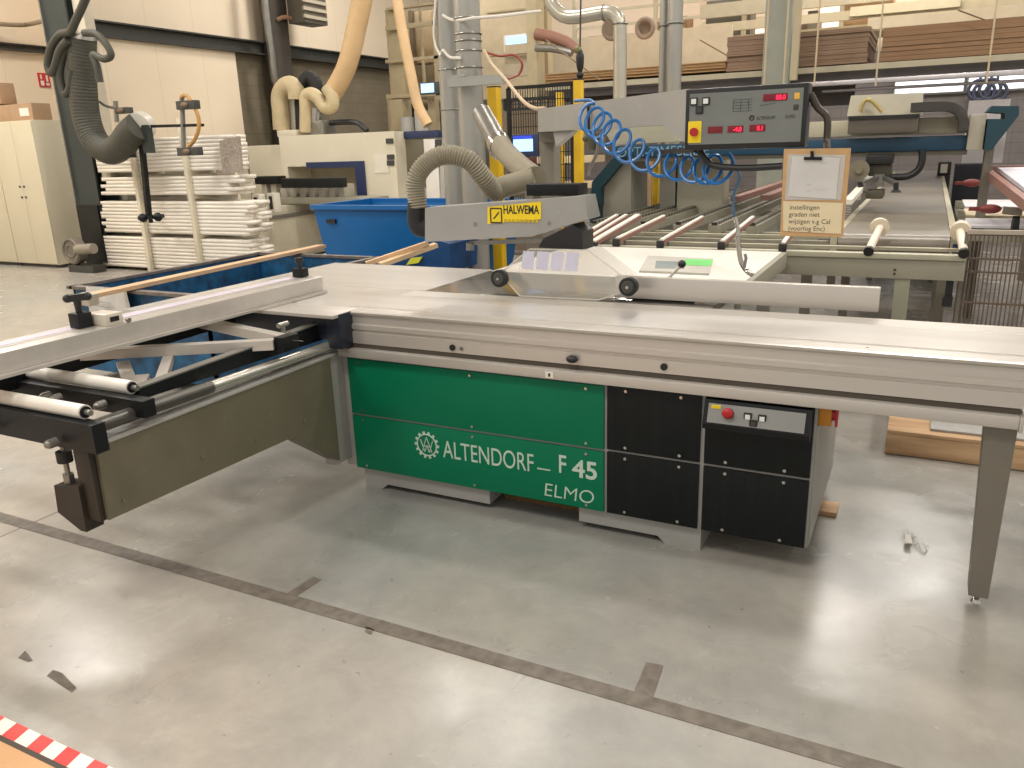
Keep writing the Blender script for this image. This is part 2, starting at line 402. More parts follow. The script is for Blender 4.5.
# switch strip
st = MB().prism([(F, .672), (F - .028, .672), (F - .062, .585), (F - .055, .562), (F, .562)], 'x', -.672, -.285).build('switch_strip', blacks, saw)
def sl(x, z): return (x, F - .028 - (.672 - z) * .391, z)     # a point on the sloping face
mb = MB(); mb.prism([(sl(0, .660)[1] - .001, .660), (sl(0, .592)[1] - .001, .592), (sl(0, .592)[1] - .004, .592), (sl(0, .660)[1] - .004, .660)], 'x', -.655, -.305)
mb.build('face_plate', M('control_plate_grey', (132, 132, 128), .5), st)
def knobm(x, z, r, d, m, name, par=None):
    p = Vector(sl(x, z)); n = Vector((0, -.93, .36)); return MB().cyl(p, p + n * d, r, seg=16).build(name, m, par or st)
mb = MB(); p = sl(-.578, .624); mb.box(p[0] - .022, p[0] + .022, p[1] - .008, p[1] - .002, p[2] - .026, p[2] - .016); mb.build('stop_label', yellow, st)
p = sl(-.640, .650); MB().box(p[0] - .004, p[0] + .032, p[1] - .008, p[1] - .002, p[2] - .007, p[2] + .005).build('name_label', yellow, st)
es = knobm(-.578, .628, .012, .018, red, 'emergency_stop'); knobm(-.578, .628, .021, .004, darkgrey, 'collar', es)
MB().sphere(Vector(sl(-.578, .628)) + Vector((0, -.93, .36)) * .024, .021, (1, .6, 1)).build('mushroom_head', red, es)
for bx, bz, m in ((-.507, .627, letterw), (-.455, .626, letterw), (-.484, .605, darkgrey)):
    p = Vector(sl(bx, bz)); b = MB().box(p.x - .015, p.x + .015, p.y - .008, p.y + .01, p.z - .014, p.z + .014, .003).build('button', black, st)
    MB().box(p.x - .009, p.x + .009, p.y - .0095, p.y - .007, p.z - .009, p.z + .009).build('button_cap', m, b)
# main switch on the right side
ms = MB().box(-.27, -.225, F + .03, F + .1, .598, .672, .003).build('main_switch', M('orange_box', (198, 130, 24), .45), saw)
MB().cyl((-.225, F + .06, .64), (-.205, F + .06, .64), .026).build('switch_handle', red, ms)
MB().box(-.212, -.203, F + .025, F + .055, .6, .672, .002).build('switch_lever', red, ms)
MB().box(-.27, -.264, F + .02, 3.8, .115, .6, .001).build('side_cover', grey, saw)

# sliding table carriage rail (lower beam)
RX0, RX1 = -2.42, 0.344
r = MB().box(RX0, RX1, F - .035, 3.33, .684, .726, .004).build('carriage_rail', alup, saw)
MB().box(RX0, RX1, F + .0, 3.3, .726, .746, 0).build('rail_gap', M('rail_gap_brown', (74, 66, 56), .6), r)
MB().box(-1.335, -1.30, F - .0375, F - .035, .69, .716).build('direction_label', paper, r)
MB().box(-1.322, -1.313, F - .0385, F - .0375, .696, .71).build('arrow_mark', letterk, r)
MB().box(RX1, RX1 + .012, F - .04, 3.2, .676, .73, .003).build('end_cap', alu, r)
MB().tube([(RX1 + .01, F - .02, .712), (RX1 + .12, F - .03, .712), (RX1 + .2, F - .03, .712)], .011, 10).build('push_handle', chrome, r)
# sliding table with stepped profile front
TX0, TX1 = -2.36, 1.5
prof = [(3.35, .892), (3.35, .748), (F - .005, .748), (F - .005, .8), (F + .004, .804), (F + .004, .812), (F - .004, .816), (F - .004, .836),
        (F + .006, .842), (F + .006, .878), (F - .006, .886), (F - .008, .896), (F + .002, .9), (F + .085, .9), (F + .087, .894), (F + .092, .894), (F + .094, .9), (3.35, .9)]
tb = MB().prism(prof, 'x', TX0, TX1).build('sliding_table', alup, saw, angle=20)
MB().box(TX0 - .6, TX1, F + .1, 3.352, .9, .9015).build('wear_surface', alut, tb)
MB().box(TX0, TX1, 3.358, 3.49, .86, .9).build('rear_strip', alup, tb)
MB().box(TX0 - .62, TX0, F + .02, 3.49, .882, .9).build('end_plate', alut, tb)
for x in (-1.797,): MB().cyl((x, F - .004, .772), (x, F - .012, .772), .014).build('plug', black, tb)
MB().cyl((-1.752, F - .004, .771), (-1.752, F - .009, .771), .009).build('plug', zinc, tb)
x = -0.841; MB().cyl((x, F - .004, .776), (x, F - .012, .776), .014).build('plug', black, tb)
x = -1.222; MB().sphere((x, F - .02, .775), .026, (1, .8, .62)).build('lock_knob', black, tb)
for x in (-.129, .42, 1.1): MB().cyl((x, F + .05, .9), (x, F + .05, .9015), .005, seg=8).build('screw', zinc, tb)

# fixed table: left aluminium extension, cast main table, white rear extension
MB().prism([(-3.5, 2.6), (-3.0, 2.6), (-3.0, 3.495), (-2.3, 3.495), (-2.3, 4.25), (-3.5, 4.25)], 'z', .866, .9).build('table_extension', alut, saw)
mt = MB().box(-2.298, -.80, 3.495, 4.2, .86, .8995, .002).build('main_table', castiron, saw)
MB().box(-1.9, -1.2, 3.52, 3.535, .8995, .901).build('blade_slot', black, mt)
xt = MB().box(-2.28, -.80, 4.202, 5.44, .872, .9, .003).build('rear_extension', white, saw); lab(xt, 'white rear extension table')
MB().box(-.80, -.765, 4.0, 5.42, .80, .9, .002).build('edge_profile', machgrey, saw)
MB().box(-2.28, -2.2, 5.2, 5.28, 0, .872).build('leg', grey, saw)
MB().box(-.9, -.82, 5.2, 5.28, 0, .872).build('leg', grey, saw)
MB().box(-2.2, -.95, 3.6, 4.3, .675, .86).build('table_frame', grey, saw)
MB().box(-2.45, -2.2, 3.55, 4.15, .74, .865).build('extension_bracket', greyd, saw)
# support leg under the rail, right
lx0, lx1 = 0.252, 0.347
bx0, bx1 = 0.278, 0.339
lg = MB().prism([(bx0, .04), (bx1, .04), (lx1, .684), (lx0, .684)], 'y', 2.935, 3.02).build('support_leg', greyd, saw)
fx = (bx0 + bx1) / 2
MB().cyl((fx, 2.975, .005), (fx, 2.975, .04), .008, seg=10).cyl((fx, 2.975, .022), (fx, 2.975, .034), .014, seg=6).build('levelling_bolt', zinc, lg)
MB().cyl((fx, 2.975, 0), (fx, 2.975, .012), .019, .012).build('foot', chrome, lg)
# outrigger swing arm hinged at the left end of the body
ar = MB().prism([(1.60, .69), (2.82, .70), (2.82, .18), (2.52, .405), (1.595, .422)], 'x', -2.50, -2.405).build('swing_arm', olive, saw)
MB().prism([(1.59, .69), (2.85, .70), (2.85, .708), (1.59, .698)], 'x', -2.51, -2.40).build('arm_flange', grey, ar)
MB().box(-2.50, -2.43, 2.82, 2.99, .15, .7, .004).build('hinge_post', grey, ar)
for y, z in ((1.66, .47), (2.02, .5), (2.3, .47), (2.6, .46)): MB().cyl((-2.405, y, z), (-2.4, y, z), .006, seg=8).build('rivet', zinc, ar)
mb = MB().prism([(-2.62, .53), (-2.63, .425), (-2.52, .375), (-2.49, .375), (-2.485, .55)], 'y', 1.56, 1.63)
mb.build('counterweight', M('brown_black_steel', (50, 42, 34), .6, var=.15, scale=10), ar)
MB().box(-2.50, -2.42, 1.575, 1.6, .42, .7, .003).build('end_plate', M('dark_olive_steel', (44, 38, 28), .55, var=.15), ar)
MB().cyl((-2.575, 1.59, .52), (-2.575, 1.59, .69), .009, seg=10).cyl((-2.575, 1.59, .535), (-2.575, 1.59, .57), .02, seg=6).build('threaded_rod', zinc, ar)
MB().cyl((-2.575, 1.59, .615), (-2.575, 1.59, .655), .026, seg=12).build('rubber_buffer', rubber, ar)

# ================================================================== outrigger crosscut table
ot = thing('outrigger_table', 'black steel outrigger frame with rollers hung on the left of the saw', 'machine table', (-3.0, 2.2, .65))
MB().bar((-3.9, 1.58, .738), (-2.345, 1.58, .738), .05, .10).build('cross_beam', blacks, ot)
MB().bar((-3.9, 1.80, .770), (-2.37, 1.80, .770), .05, .062).build('cross_beam', blacks, ot)
def roller(y, z, x1, rr=.025):
    q = MB().cyl((-3.85, y, z), (x1, y, z), rr, seg=20).build('roller', white, ot)
    MB().cyl((x1, y, z), (x1 + .006, y, z), rr * .8, seg=16).build('bearing', blacks, q)
    MB().cyl((x1, y, z), (x1 + .03, y, z), rr * .42, seg=10).build('axle', zinc, q)
roller(1.60, .812, -2.43); roller(1.84, .822, -2.50)
rail = MB().prism([(1.86, .769), (3.1, .76), (3.1, .848), (1.86, .811)], 'x', -2.53, -2.49).build('side_rail', blacks, ot)
MB().bar((-2.51, 1.86, .814), (-2.51, 3.1, .851), .045, .006).build('rail_lip', zinc, rail)
MB().box(-3.02, -2.375, 2.86, 2.945, .77, .882, .003).build('head_beam', M('blue_black_steel', (24, 32, 44), .4, var=.1), ot)
MB().box(-2.425, -2.345, 2.84, 2.95, .735, .9, .004).build('corner_bracket', M('blue_black_steel_bracket', (26, 34, 46), .4, var=.1), ot)
MB().box(-3.08, -2.35, 2.80, 3.0, .886, .902, .002).build('cap_plate', alup, ot)
MB().bar((-3.10, 1.4, .80), (-3.10, 3.1, .83), .04, .07).build('side_rail', blacks, ot)
MB().bar((-3.42, 1.86, .835), (-2.43, 2.50, .835), .05, .042).build('diagonal_strut', alup, ot)
MB().bar((-3.16, 2.72, .842), (-2.41, 2.55, .842), .05, .042).build('diagonal_strut', alup, ot)
MB().cyl((-2.42, 2.56, .842), (-2.32, 2.56, .842), .001).build('pin', zinc, ot)
MB().box(-2.43, -2.38, 2.50, 2.60, .80, .865, .002).build('strut_shoe', blacks, ot)
MB().cyl((-2.52, 2.66, .80), (-2.52, 2.66, .885), .01, seg=8).cyl((-2.52, 2.63, .88), (-2.52, 2.69, .88), .012, seg=8).build('clamp_screw', zinc, ot)
tub = MB().cyl((-2.44, 1.60, .748), (-2.44, 2.92, .740), .023, seg=18).build('guide_tube', M('polished_tube', (196, 192, 182), .25, .7), ot)
MB().cyl((-2.44, 1.60, .748), (-2.44, 2.14, .745), .026, seg=18).build('sleeve', M('grey_sleeve', (88, 86, 80), .35, .5), tub)
MB().cyl((-2.44, 2.92, .740), (-2.44, 2.94, .740), .026, seg=18).build('end_cap', zinc, tub)
MB().cyl((-2.85, 1.7, .70), (-2.85, 2.9, .70), .02, seg=14).build('guide_tube', M('brass_tube', (190, 160, 104), .3, .7), ot)
MB().bar((-2.95, 2.15, .79), (-2.72, 2.0, .77), .05, .02).bar((-2.72, 2.06, .775), (-2.60, 1.93, .765), .05, .03).build('linkage', alup, ot)
MB().bar((-2.82, 2.28, .80), (-2.52, 1.98, .80), .04, .03).build('link_bar', alup, ot)
for x, y in ((-2.80, 1.76), (-2.56, 1.765), (-2.52, 1.54), (-2.86, 1.76)):
    MB().cyl((x, y, .775 if y > 1.6 else .715), (x, y - .03, .775 if y > 1.6 else .715), .016, seg=10).sphere((x, y - .03, .775 if y > 1.6 else .715), .014).build('bolt', zinc, ot)
MB().bar((-3.2, 1.5, .7), (-2.86, 1.52, .715), .03, .012).build('latch_lever', zinc, ot)

# ================================================================== crosscut fence
cf = thing('crosscut_fence', 'long silver aluminium crosscut fence lying across the outrigger frame', 'fence', (-2.9, 2.1, .903))
FY0, FY1 = .7, 3.285
pr = [(-2.80, .908), (-2.80, .985), (-2.812, .988), (-2.865, .988), (-2.868, .98), (-2.875, .98), (-2.878, .988), (-2.985, .988), (-2.985, .908)]
MB().prism(pr, 'y', FY0, FY1).build('fence_profile', alup, cf, angle=20)
MB().box(-2.795, -2.77, FY0, 3.28, .9035, .915).build('scale_ledge', alup, cf)
MB().box(-2.96, -2.90, FY0, 3.2, .9885, .9895).build('measuring_scale', M('lilac_scale', (206, 196, 210), .4), cf)
def stop(y, big):
    h = .058 if big else .045
    s = MB().box(-2.93, -2.87, y - .03, y + .03, .99, .99 + h, .004).build('flip_stop', blacks, cf)
    MB().cyl((-2.9, y, 1.03), (-2.9, y, 1.10 if big else 1.075), .011 if big else .012, .015 if big else .012, seg=12).build('stem', black, s)
    if big:
        MB().bar((-2.925, y - .022, 1.105), (-2.875, y + .028, 1.108), .028, .026).sphere((-2.925, y - .022, 1.105), .017).sphere((-2.875, y + .028, 1.108), .017).build('tee_handle', black, s)
        MB().box(-2.93, -2.81, y + .04, y + .12, .988, 1.035, .006).build('lens_housing', M('beige_housing', (206, 198, 182), .4), s)
        MB().box(-2.81, -2.808, y + .06, y + .10, 1.003, 1.022).build('scale_window', black, s)
        MB().cyl((-2.81, y + .135, .997), (-2.795, y + .135, .997), .009, seg=10).build('screw', zinc, s)
    else:
        MB().cyl((-2.9, y, 1.065), (-2.9, y, 1.09), .022, seg=12).build('knob', black, s)
stop(1.965, True); stop(3.235, False)
MB().sphere((-2.82, 3.17, .915), .01).build('pivot_pin', zinc, cf)

# ================================================================== rip fence
rf = thing('rip_fence', 'long white rip fence blade standing on edge on the saw table', 'fence', (-1.0, 3.6, .9))
MB().box(-1.27, -.128, 3.56, 3.60, .912, 1.012, .002).build('fence_blade', alup, rf)
MB().box(-1.2, -.9, 3.60, 3.66, .902, .97, .004).build('fence_carrier', grey, rf)
MB().box(-1.25, -1.1, 3.66, 4.0, .902, .93, .004).build('fence_shoe', grey, rf)
p0 = (-1.113, 3.900, 0.952); p1 = (-1.031, 3.850, 1.037)
MB().cyl(p0, p1, .008, seg=10).build('clamp_lever', white, rf)
MB().sphere(p1, .020).build('lever_knob', black, rf)
MB().prism([(-1.418, 4.375), (-1.019, 4.373), (-1.131, 4.944), (-1.555, 4.979)], 'z', .9005, .912).build('offcut_board', M('pale_offcut', (190, 186, 176), .5), None)
o = bpy.data.objects['offcut_board']; tag(o, 'small grey offcut board with a green strip lying on the white rear table', 'board')
MB().prism([(-1.228, 4.633), (-1.070, 4.633), (-1.115, 4.875), (-1.282, 4.878)], 'z', .912, .914).build('green_strip', M('bright_green_film', (110, 214, 110), .5), o)
MB().prism([(-1.356, 4.479), (-1.188, 4.484), (-1.271, 4.748), (-1.433, 4.751)], 'z', .912, .915).build('glass_piece', M('pale_glass', (196, 206, 206), .15, .3), o)

# ================================================================== overhead saw guard
gd = thing('saw_guard', 'grey overhead guard arm carrying a clear blade hood with black wheels', 'machine guard', (-1.6, 3.55, .9))
ax0, ax1 = -2.277, -1.382
arm = [( (-2.283, 1.155) ), ( (-1.671, 1.196) ), ( (-1.383, 1.281) ), ( (-1.407, 1.385) ), ( (-2.270, 1.327) )]
a = MB().prism(arm, 'y', 3.5, 3.66).build('guard_arm', grey, gd)
st2 = MB().prism([(-1.910, 1.252), (-1.620, 1.279), (-1.618, 1.360), (-1.906, 1.333)], 'y', 3.4985, 3.4965).build('maker_sticker', yellow, a)
SZ = 1.290
text('HALWEMA', 'lettering', letterk, st2, (-1.821, 3.4962, 1.303), .056, sx=.70, bold=.0012, depth=.0008)
mb = MB(); xw, zw = (-1.817, 1.270)
for k in range(9): mb.box(xw + k * .021, xw + k * .021 + .015, 3.4955, 3.4964, zw - .008, zw + .006)
mb.build('small_print', M('ochre_lettering', (196, 168, 20), .5), st2)
lx, lz = -1.860, 1.293
mb = MB()
for dx0, dz0, dx1, dz1 in ((-.03, -.034, .03, -.034), (-.03, .034, .03, .034), (-.03, -.034, -.03, .034), (.03, -.034, .03, .034), (-.014, -.016, .016, .016)):
    mb.bar((lx + dx0, 3.4955, lz + dz0), (lx + dx1, 3.4955, lz + dz1), .002, .006, (0, 0, 1) if dz0 == dz1 else (1, 0, 0))
mb.build('logo_square', letterk, st2)
for q in ((475, 224), (550, 204)): pass
MB().cyl((-1.982, 3.500, 1.250), (-1.979, 3.494, 1.251), .009).build('bolt', zinc, a)
MB().cyl((-1.580, 3.500, 1.261), (-1.578, 3.494, 1.261), .007).build('bolt', zinc, a)
MB().tube([(-2.356, 3.560, 1.347), (-2.368, 3.560, 1.280), (-2.354, 3.560, 1.224), (-2.299, 3.580, 1.212)], [.048] * 40, 16, smooth=6).build('elbow_coupling', rubber, a)
MB().tube([(-2.352, 3.560, 1.321), (-2.354, 3.560, 1.458), (-2.300, 3.580, 1.540), (-2.208, 3.620, 1.582), (-2.097, 3.660, 1.554), (-2.042, 3.720, 1.461), (-2.029, 3.800, 1.391), (-2.021, 3.840, 1.378)], .044, 20, ribs=(.014, .006), smooth=10).build('suction_hose', hosegrey, gd)
MB().tube([(-2.052, 3.820, 1.385), (-2.000, 3.860, 1.408), (-1.837, 3.900, 1.450)], .058, 20, smooth=6).build('duct_pipe', hosegrey, gd)
MB().tube([(-1.837, 3.900, 1.450), (-1.972, 4.050, 1.487), (-2.195, 4.300, 1.565), (-2.350, 4.500, 1.622)], .062, 18, smooth=6).build('duct_pipe', hosegrey, gd)
MB().tube([(-2.350, 4.500, 1.610), (-2.508, 4.700, 1.703), (-2.685, 4.900, 1.823)], .066, 18, smooth=4).build('duct_pipe', zinc, gd)
MB().cyl((-2.333, 4.480, 1.598), (-2.384, 4.540, 1.634), .075).build('pipe_clamp', chrome, gd)
MB().box(-1.744, -1.470, 3.6, 3.72, 1.379, 1.434, .004).build('mount_block', blacks, gd)
MB().bar((-2.062, 3.580, 1.145), (-1.639, 3.580, 1.170), .02, .02).cyl((-2.056, 3.570, 1.147), (-2.058, 3.570, 1.111), .02).build('adjusting_rod', zinc, gd)
MB().prism([(-1.639, 1.144), (-1.411, 1.136), (-1.411, 1.224), (-1.461, 1.256), (-1.612, 1.187)], 'y', 3.5, 3.64).build('hood_neck', black, gd)
# clear hood: shallow trapezoid box with clear side plates
hz = [(-1.781, 1.005), (-1.205, 0.984), (-1.196, 1.021), (-1.386, 1.147), (-1.658, 1.145), (-1.802, 1.038)]
hood = MB()
hp = [(-1.804, 0.984), (-1.730, 0.909), (-1.322, 0.912), (-1.195, 0.956), (-1.186, 1.017), (-1.371, 1.143), (-1.669, 1.140), (-1.813, 1.033)]
hp = [(x, max(z, .906)) for x, z in hp]
hood.prism(hp, 'y', 3.468, 3.472)
ho = hood.build('clear_hood', clear, gd)
MB().prism(hp, 'y', 3.628, 3.632).build('rear_plate', clear, ho)
mb = MB()
for (xa, za), (xb, zb) in ((hp[4], hp[5]), (hp[5], hp[6]), (hp[6], hp[7])):
    mb.quad([(xa, 3.472, za), (xb, 3.472, zb), (xb, 3.628, zb), (xa, 3.628, za)])
mb.build('sloping_plate', clear, ho)
xm0, zm0 = (-1.740, 1.046); xm1, zm1 = (-1.436, 1.039)
mb = MB()
for k in range(4):
    u0 = k / 4 + .02; u1 = (k + 1) / 4 - .03
    xa = xm0 + (xm1 - xm0) * u0 + .03; xb = xm0 + (xm1 - xm0) * u1 + .03
    mb.prism([(xa - .012, zm0 - .002), (xb - .012, zm0 - .004), (xb, zm0 + .082), (xa, zm0 + .084)], 'y', 3.466, 3.4675)
mb.build('warning_labels', M('lilac_label', (206, 204, 222), .5), ho)
mb = MB()
for a_, b_ in zip(hp, hp[1:] + hp[:1]): mb.bar((a_[0], 3.468, a_[1]), (b_[0], 3.468, b_[1]), .006, .004, (0, 1, 0))
mb.build('plate_edges', cleare, ho)
for q in ((-1.832, 3.470, 0.993), (-1.169, 3.450, 0.984)):
    w = MB().cyl((q[0], 3.485, q[2]), (q[0], 3.445, q[2]), .040, .043, seg=28).build('wheel', rubber, ho)
    MB().cyl((q[0], 3.445, q[2]), (q[0], 3.437, q[2]), .030, .026, seg=20).build('hub', darkgrey, w)
    MB().cyl((q[0], 3.437, q[2]), (q[0], 3.432, q[2]), .007, seg=10).build('axle_bolt', chrome, w)

# ================================================================== control panel on swing beam
cp = thing('control_panel', 'grey overhead control panel with red digits on a tapering grey beam', 'control panel', (-1.5, 4.2, 0))
bl, br = Vector((-2.138, 4.600, 1.759)), Vector((-0.938, 3.500, 1.710))
zt0, zb0 = 1.822, 1.690
zt1, zb1 = 1.821, 1.605
zk = 1.684; kx, ky = (-1.085, 3.660)
dv = (br - bl).normalized(); nn = Vector((-dv.y, dv.x, 0)).normalized() * .12
mb = MB()
poly = [(bl.x, bl.y, zb0), (kx, ky, zk), (br.x, br.y, zb1), (br.x, br.y, zt1), (bl.x, bl.y, zt0)]
A = mb._v(poly); B = mb._v([(p[0] + nn.x, p[1] + nn.y, p[2]) for p in poly])
mb.bm.faces.new(A); mb.bm.faces.new(B[::-1])
for i in range(5): mb.bm.faces.new([A[i], B[i], B[(i + 1) % 5], A[(i + 1) % 5]])
mb.build('swing_beam', grey, cp)
g0, g1 = Vector((-1.996, 4.500, 1.691)), Vector((-1.798, 4.330, 1.684)); g2 = Vector((-1.969, 4.480, 1.606))
mb = MB(); A = mb._v([g0, g1, g2]); B = mb._v([g0 + nn * .3, g1 + nn * .3, g2 + nn * .3]); mb.bm.faces.new(A); mb.bm.faces.new(B[::-1])
for i in range(3): mb.bm.faces.new([A[i], B[i], B[(i + 1) % 3], A[(i + 1) % 3]])
mb.build('gusset', grey, cp)
cxm, cym = (-2.467, 5.500)
MB().box(cxm - .06, cxm + .05, 5.46, 5.58, 0, zb0 + .1, .004).build('column', greyd, cp)
MB().bar((bl.x + .05, 4.62, zb0 - .03), (cxm, 5.5, zb0 - .03), .1, .06).build('column_bracket', greyd, cp)
P0 = 3.44
px0, px1 = -0.926, -0.446; pz0, pz1 = 1.575, 1.815
cb = MB().box(px0, px1, P0, P0 + .10, pz0, pz1, .006).build('panel_box', black, cp)
fp = MB().box(px0 + .018, px1 - .018, P0 - .003, P0 + .01, pz0 + .022, pz1 - .018).build('face_plate', M('panel_plate_grey', (118, 122, 118), .45), cb)
def at_p(u, v): return (px0 + (px1 - px0) * u, pz0 + (pz1 - pz0) * v)   # position across and up the panel
def plate(name, u, v, w, h, m, d=.003, par=None):
    x, z = at_p(u, v); return MB().box(x - w / 2, x + w / 2, P0 - .003 - d, P0 - .003, z - h / 2, z + h / 2, .0008).build(name, m, par or fp)
for u, v, m in ((.075, .80, letterw), (.178, .795, letterw), (.125, .66, darkgrey)):
    b = plate('button', u, v, .030, .030, black, .006); x, z = at_p(u, v)
    MB().box(x - .010, x + .010, P0 - .011, P0 - .008, z - .010, z + .010).build('button_cap', m, b)
y_ = plate('stop_plate', .09, .30, .055, .085, yellow); x, z = at_p(.088, .30)
MB().cyl((x, P0 - .006, z), (x, P0 - .02, z), .017).build('stop_button', red, y_)
def digits(u, v, w, body, part):
    d = plate('display', u, v, w, .026, leddim); x, z = at_p(u, v)
    if body: text(body, 'digits', led, d, (x + w / 2 - .006, P0 - .0068, z - .009), .024, sx=.9, bold=.0002, depth=.0005, align='RIGHT')
digits(.265, .325, .06, '', 0); digits(.435, .325, .062, '-4.0', 0); digits(.615, .33, .062, '8.1', 0); digits(.745, .80, .092, '88.0', 0)
plate('lamp_square', .915, .80, .020, .024, M('amber_lens', (226, 176, 70), .4)); plate('key', .912, .63, .018, .020, darkgrey)
x, z = at_p(.54, .46); e = MB(); e.ring((x + .012, P0 - .0035, z + .008), .009, .002, seg=16); e.bar((x + .005, P0 - .004, z + .002), (x + .012, P0 - .004, z + .014), .001, .003, (0, 1, 0)); e.bar((x + .012, P0 - .004, z + .014), (x + .019, P0 - .004, z + .002), .001, .003, (0, 1, 0)); e.build('gear_emblem', letterk, fp)
text('ALTENDORF', 'lettering', letterk, fp, (x + .03, P0 - .0035, z), .018, sx=.72, depth=.0004)
text('ELMO', 'lettering', letterk, fp, (-0.526, P0 - .0035, z + .001), .018, sx=.8, depth=.0004)
mb = MB(); x, z = at_p(.50, .68)
for k in range(5): mb.box(x - .045, x + .03, P0 - .0038, P0 - .003, z - .018 + k * .011, z - .0165 + k * .011)
for k in range(3): mb.box(x - .045 + k * .03, x - .0435 + k * .03, P0 - .0038, P0 - .003, z - .018, z + .027)
mb.bar((x + .06, P0 - .0035, z), (x + .12, P0 - .0035, z + .008), .0008, .002, (0, 1, 0))
mb.build('printed_diagram', letterk, fp)
MB().tube([(px1, P0 + .05, 1.775), (-0.414, 3.500, 1.721), (-0.378, 3.500, 1.682), (-0.372, 3.500, 1.600), (-0.365, 3.460, 1.562)], .014, 10, smooth=5).build('grab_handle', M('brown_black_tube', (66, 58, 48), .4), cp)
MB().tube([(-0.887, 3.500, 1.583), (-0.847, 3.500, 1.533), (-0.804, 3.500, 1.508), (-0.684, 3.500, 1.498), (-0.536, 3.500, 1.503)], .014, 10, smooth=5).build('conduit', black, cp)
MB().bar((-1.096, 3.660, 1.568), (-0.887, 3.500, 1.575), .03, .02).build('conduit_support', black, cp)

# clipboard hanging under the panel
cl = thing('clipboard', 'kraft clipboard with clipped drawing and a printed Dutch note hanging below the panel', 'clipboard', (-.39, 3.4, 1.235))
def qy(name, pts, y, th, m, par): return MB().prism(pts, 'y', y, y - th).build(name, m, par)
qy('board', [(-0.513, 1.232), (-0.275, 1.233), (-0.274, 1.568), (-0.519, 1.571)], 3.412, .004, kraft, cl)
dr = qy('drawing_sheet', [(-0.492, 1.390), (-0.312, 1.379), (-0.310, 1.532), (-0.486, 1.544)], 3.4055, .0015, M('drawing_paper', (206, 204, 200), .7), cl)
mb = MB(); random.seed(3)
for k in range(12):
    x = -0.461 + random.random() * .13; z = 1.406 + random.random() * .12
    mb.bar((x, 3.4035, z), (x + random.uniform(-.015, .02), 3.4035, z + random.uniform(-.006, .01)), .0004, .0016, (0, 1, 0))
mb.build('pencil_marks', M('pencil_grey', (150, 146, 140), .7), dr)
qy('plastic_sleeve', [(-0.503, 1.375), (-0.294, 1.375), (-0.290, 1.543), (-0.502, 1.552)], 3.4068, .0005, film, cl)
nt_ = qy('note_sheet', [(-0.502, 1.253), (-0.283, 1.245), (-0.285, 1.364), (-0.509, 1.371)], 3.4055, .0015, M('cream_paper', (222, 206, 170), .7), cl)
for k, s_ in enumerate(('instellingen', 'graden niet', 'wijzigen v.g Cal', '(voorlog Enc)')):
    text(s_, 'lettering', letterk, nt_, (-0.483, 3.404, 1.338 - .0275 * k), .026, sx=.98, depth=.0003)
MB().prism([(-0.440, 1.528), (-0.374, 1.526), (-0.375, 1.538), (-0.441, 1.539)], 'y', 3.404, 3.396).cyl((-0.411, 3.400, 1.538), (-0.413, 3.400, 1.561), .006, seg=8).build('clip', blacks, cl)

# blue coiled air hose with blow gun
ah = thing('air_hose', 'blue coiled air hose looping down from the grey beam to a blow gun', 'air hose', (-0.713, 3.700, 1.042))
c0 = [Vector(v) for v in ((-1.467, 3.720, 1.740), (-1.385, 3.700, 1.683), (-1.277, 3.660, 1.608), (-1.129, 3.620, 1.535), (-0.980, 3.580, 1.499), (-0.864, 3.560, 1.490), (-0.790, 3.550, 1.498))]
ctr = spline(c0, 12); n = len(ctr); pts = []
turns = 11
for i in range(n * 4 - 3):
    t = i / (n * 4 - 4); j = min(int(t * (n - 1)), n - 2); f = t * (n - 1) - j
    c = ctr[j].lerp(ctr[j + 1], f); tt = t ** .9; a = 2 * PI * turns * tt + 1.2; rr = .064 + .008 * math.sin(t * 7)
    dirv = (ctr[j + 1] - ctr[j]).normalized(); s_ = Vector((-dirv.y, dirv.x, 0)).normalized()
    u_ = s_.cross(dirv)
    pts.append(c + (Vector((.7, .1, 0)) * math.cos(a) + Vector((0, .45, .85)) * math.sin(a)) * rr * 1.05)
start = [Vector((-1.628, 3.950, 1.822)), Vector((-1.508, 3.850, 1.817))]
MB().tube(start + pts, .0078, 8, smooth=2).build('coil', bluehose, ah)
MB().tube([pts[-1], (-0.732, 3.600, 1.478), (-0.726, 3.620, 1.452), (-0.753, 3.660, 1.399), (-0.763, 3.680, 1.333), (-0.754, 3.690, 1.275)], .006, 8, smooth=5).build('hose_tail', M('pale_blue_hose', (70, 110, 150), .35), ah)
MB().tube([(-0.754, 3.690, 1.280), (-0.738, 3.690, 1.232), (-0.737, 3.690, 1.196)], [.011, .008, .013], 10).build('coupler', chrome, ah)
MB().tube([(-0.737, 3.690, 1.196), (-0.731, 3.700, 1.132), (-0.719, 3.700, 1.079), (-0.695, 3.700, 1.043), (-0.664, 3.680, 1.025)], .011, 10, smooth=4).build('blow_gun', chrome, ah)
MB().tube([(-0.701, 3.680, 1.055), (-0.694, 3.680, 1.100), (-0.700, 3.680, 1.118)], .007, 8).build('trigger', zinc, ah)
cpv = thing('air_regulator', 'small brass and black air regulator hanging under the grey beam', 'air regulator', (-1.607, 4.100, 1.531))
MB().cyl((-1.625, 4.120, 1.812), (-1.620, 4.120, 1.667), .008, seg=8).build('mounting_strap', black, cpv)
MB().cyl((-1.601, 4.100, 1.662), (-1.596, 4.100, 1.581), .028, .02).sphere((-1.624, 4.100, 1.642), .025).sphere((-1.568, 4.100, 1.641), .02).build('filter_bowl', M('olive_bowl', (90, 86, 60), .4), cpv)
MB().tube([(-1.562, 4.100, 1.630), (-1.573, 4.100, 1.555), (-1.615, 4.120, 1.489), (-1.621, 4.120, 1.448)], .009, 8, smooth=3).build('grey_pipe', zinc, cpv)

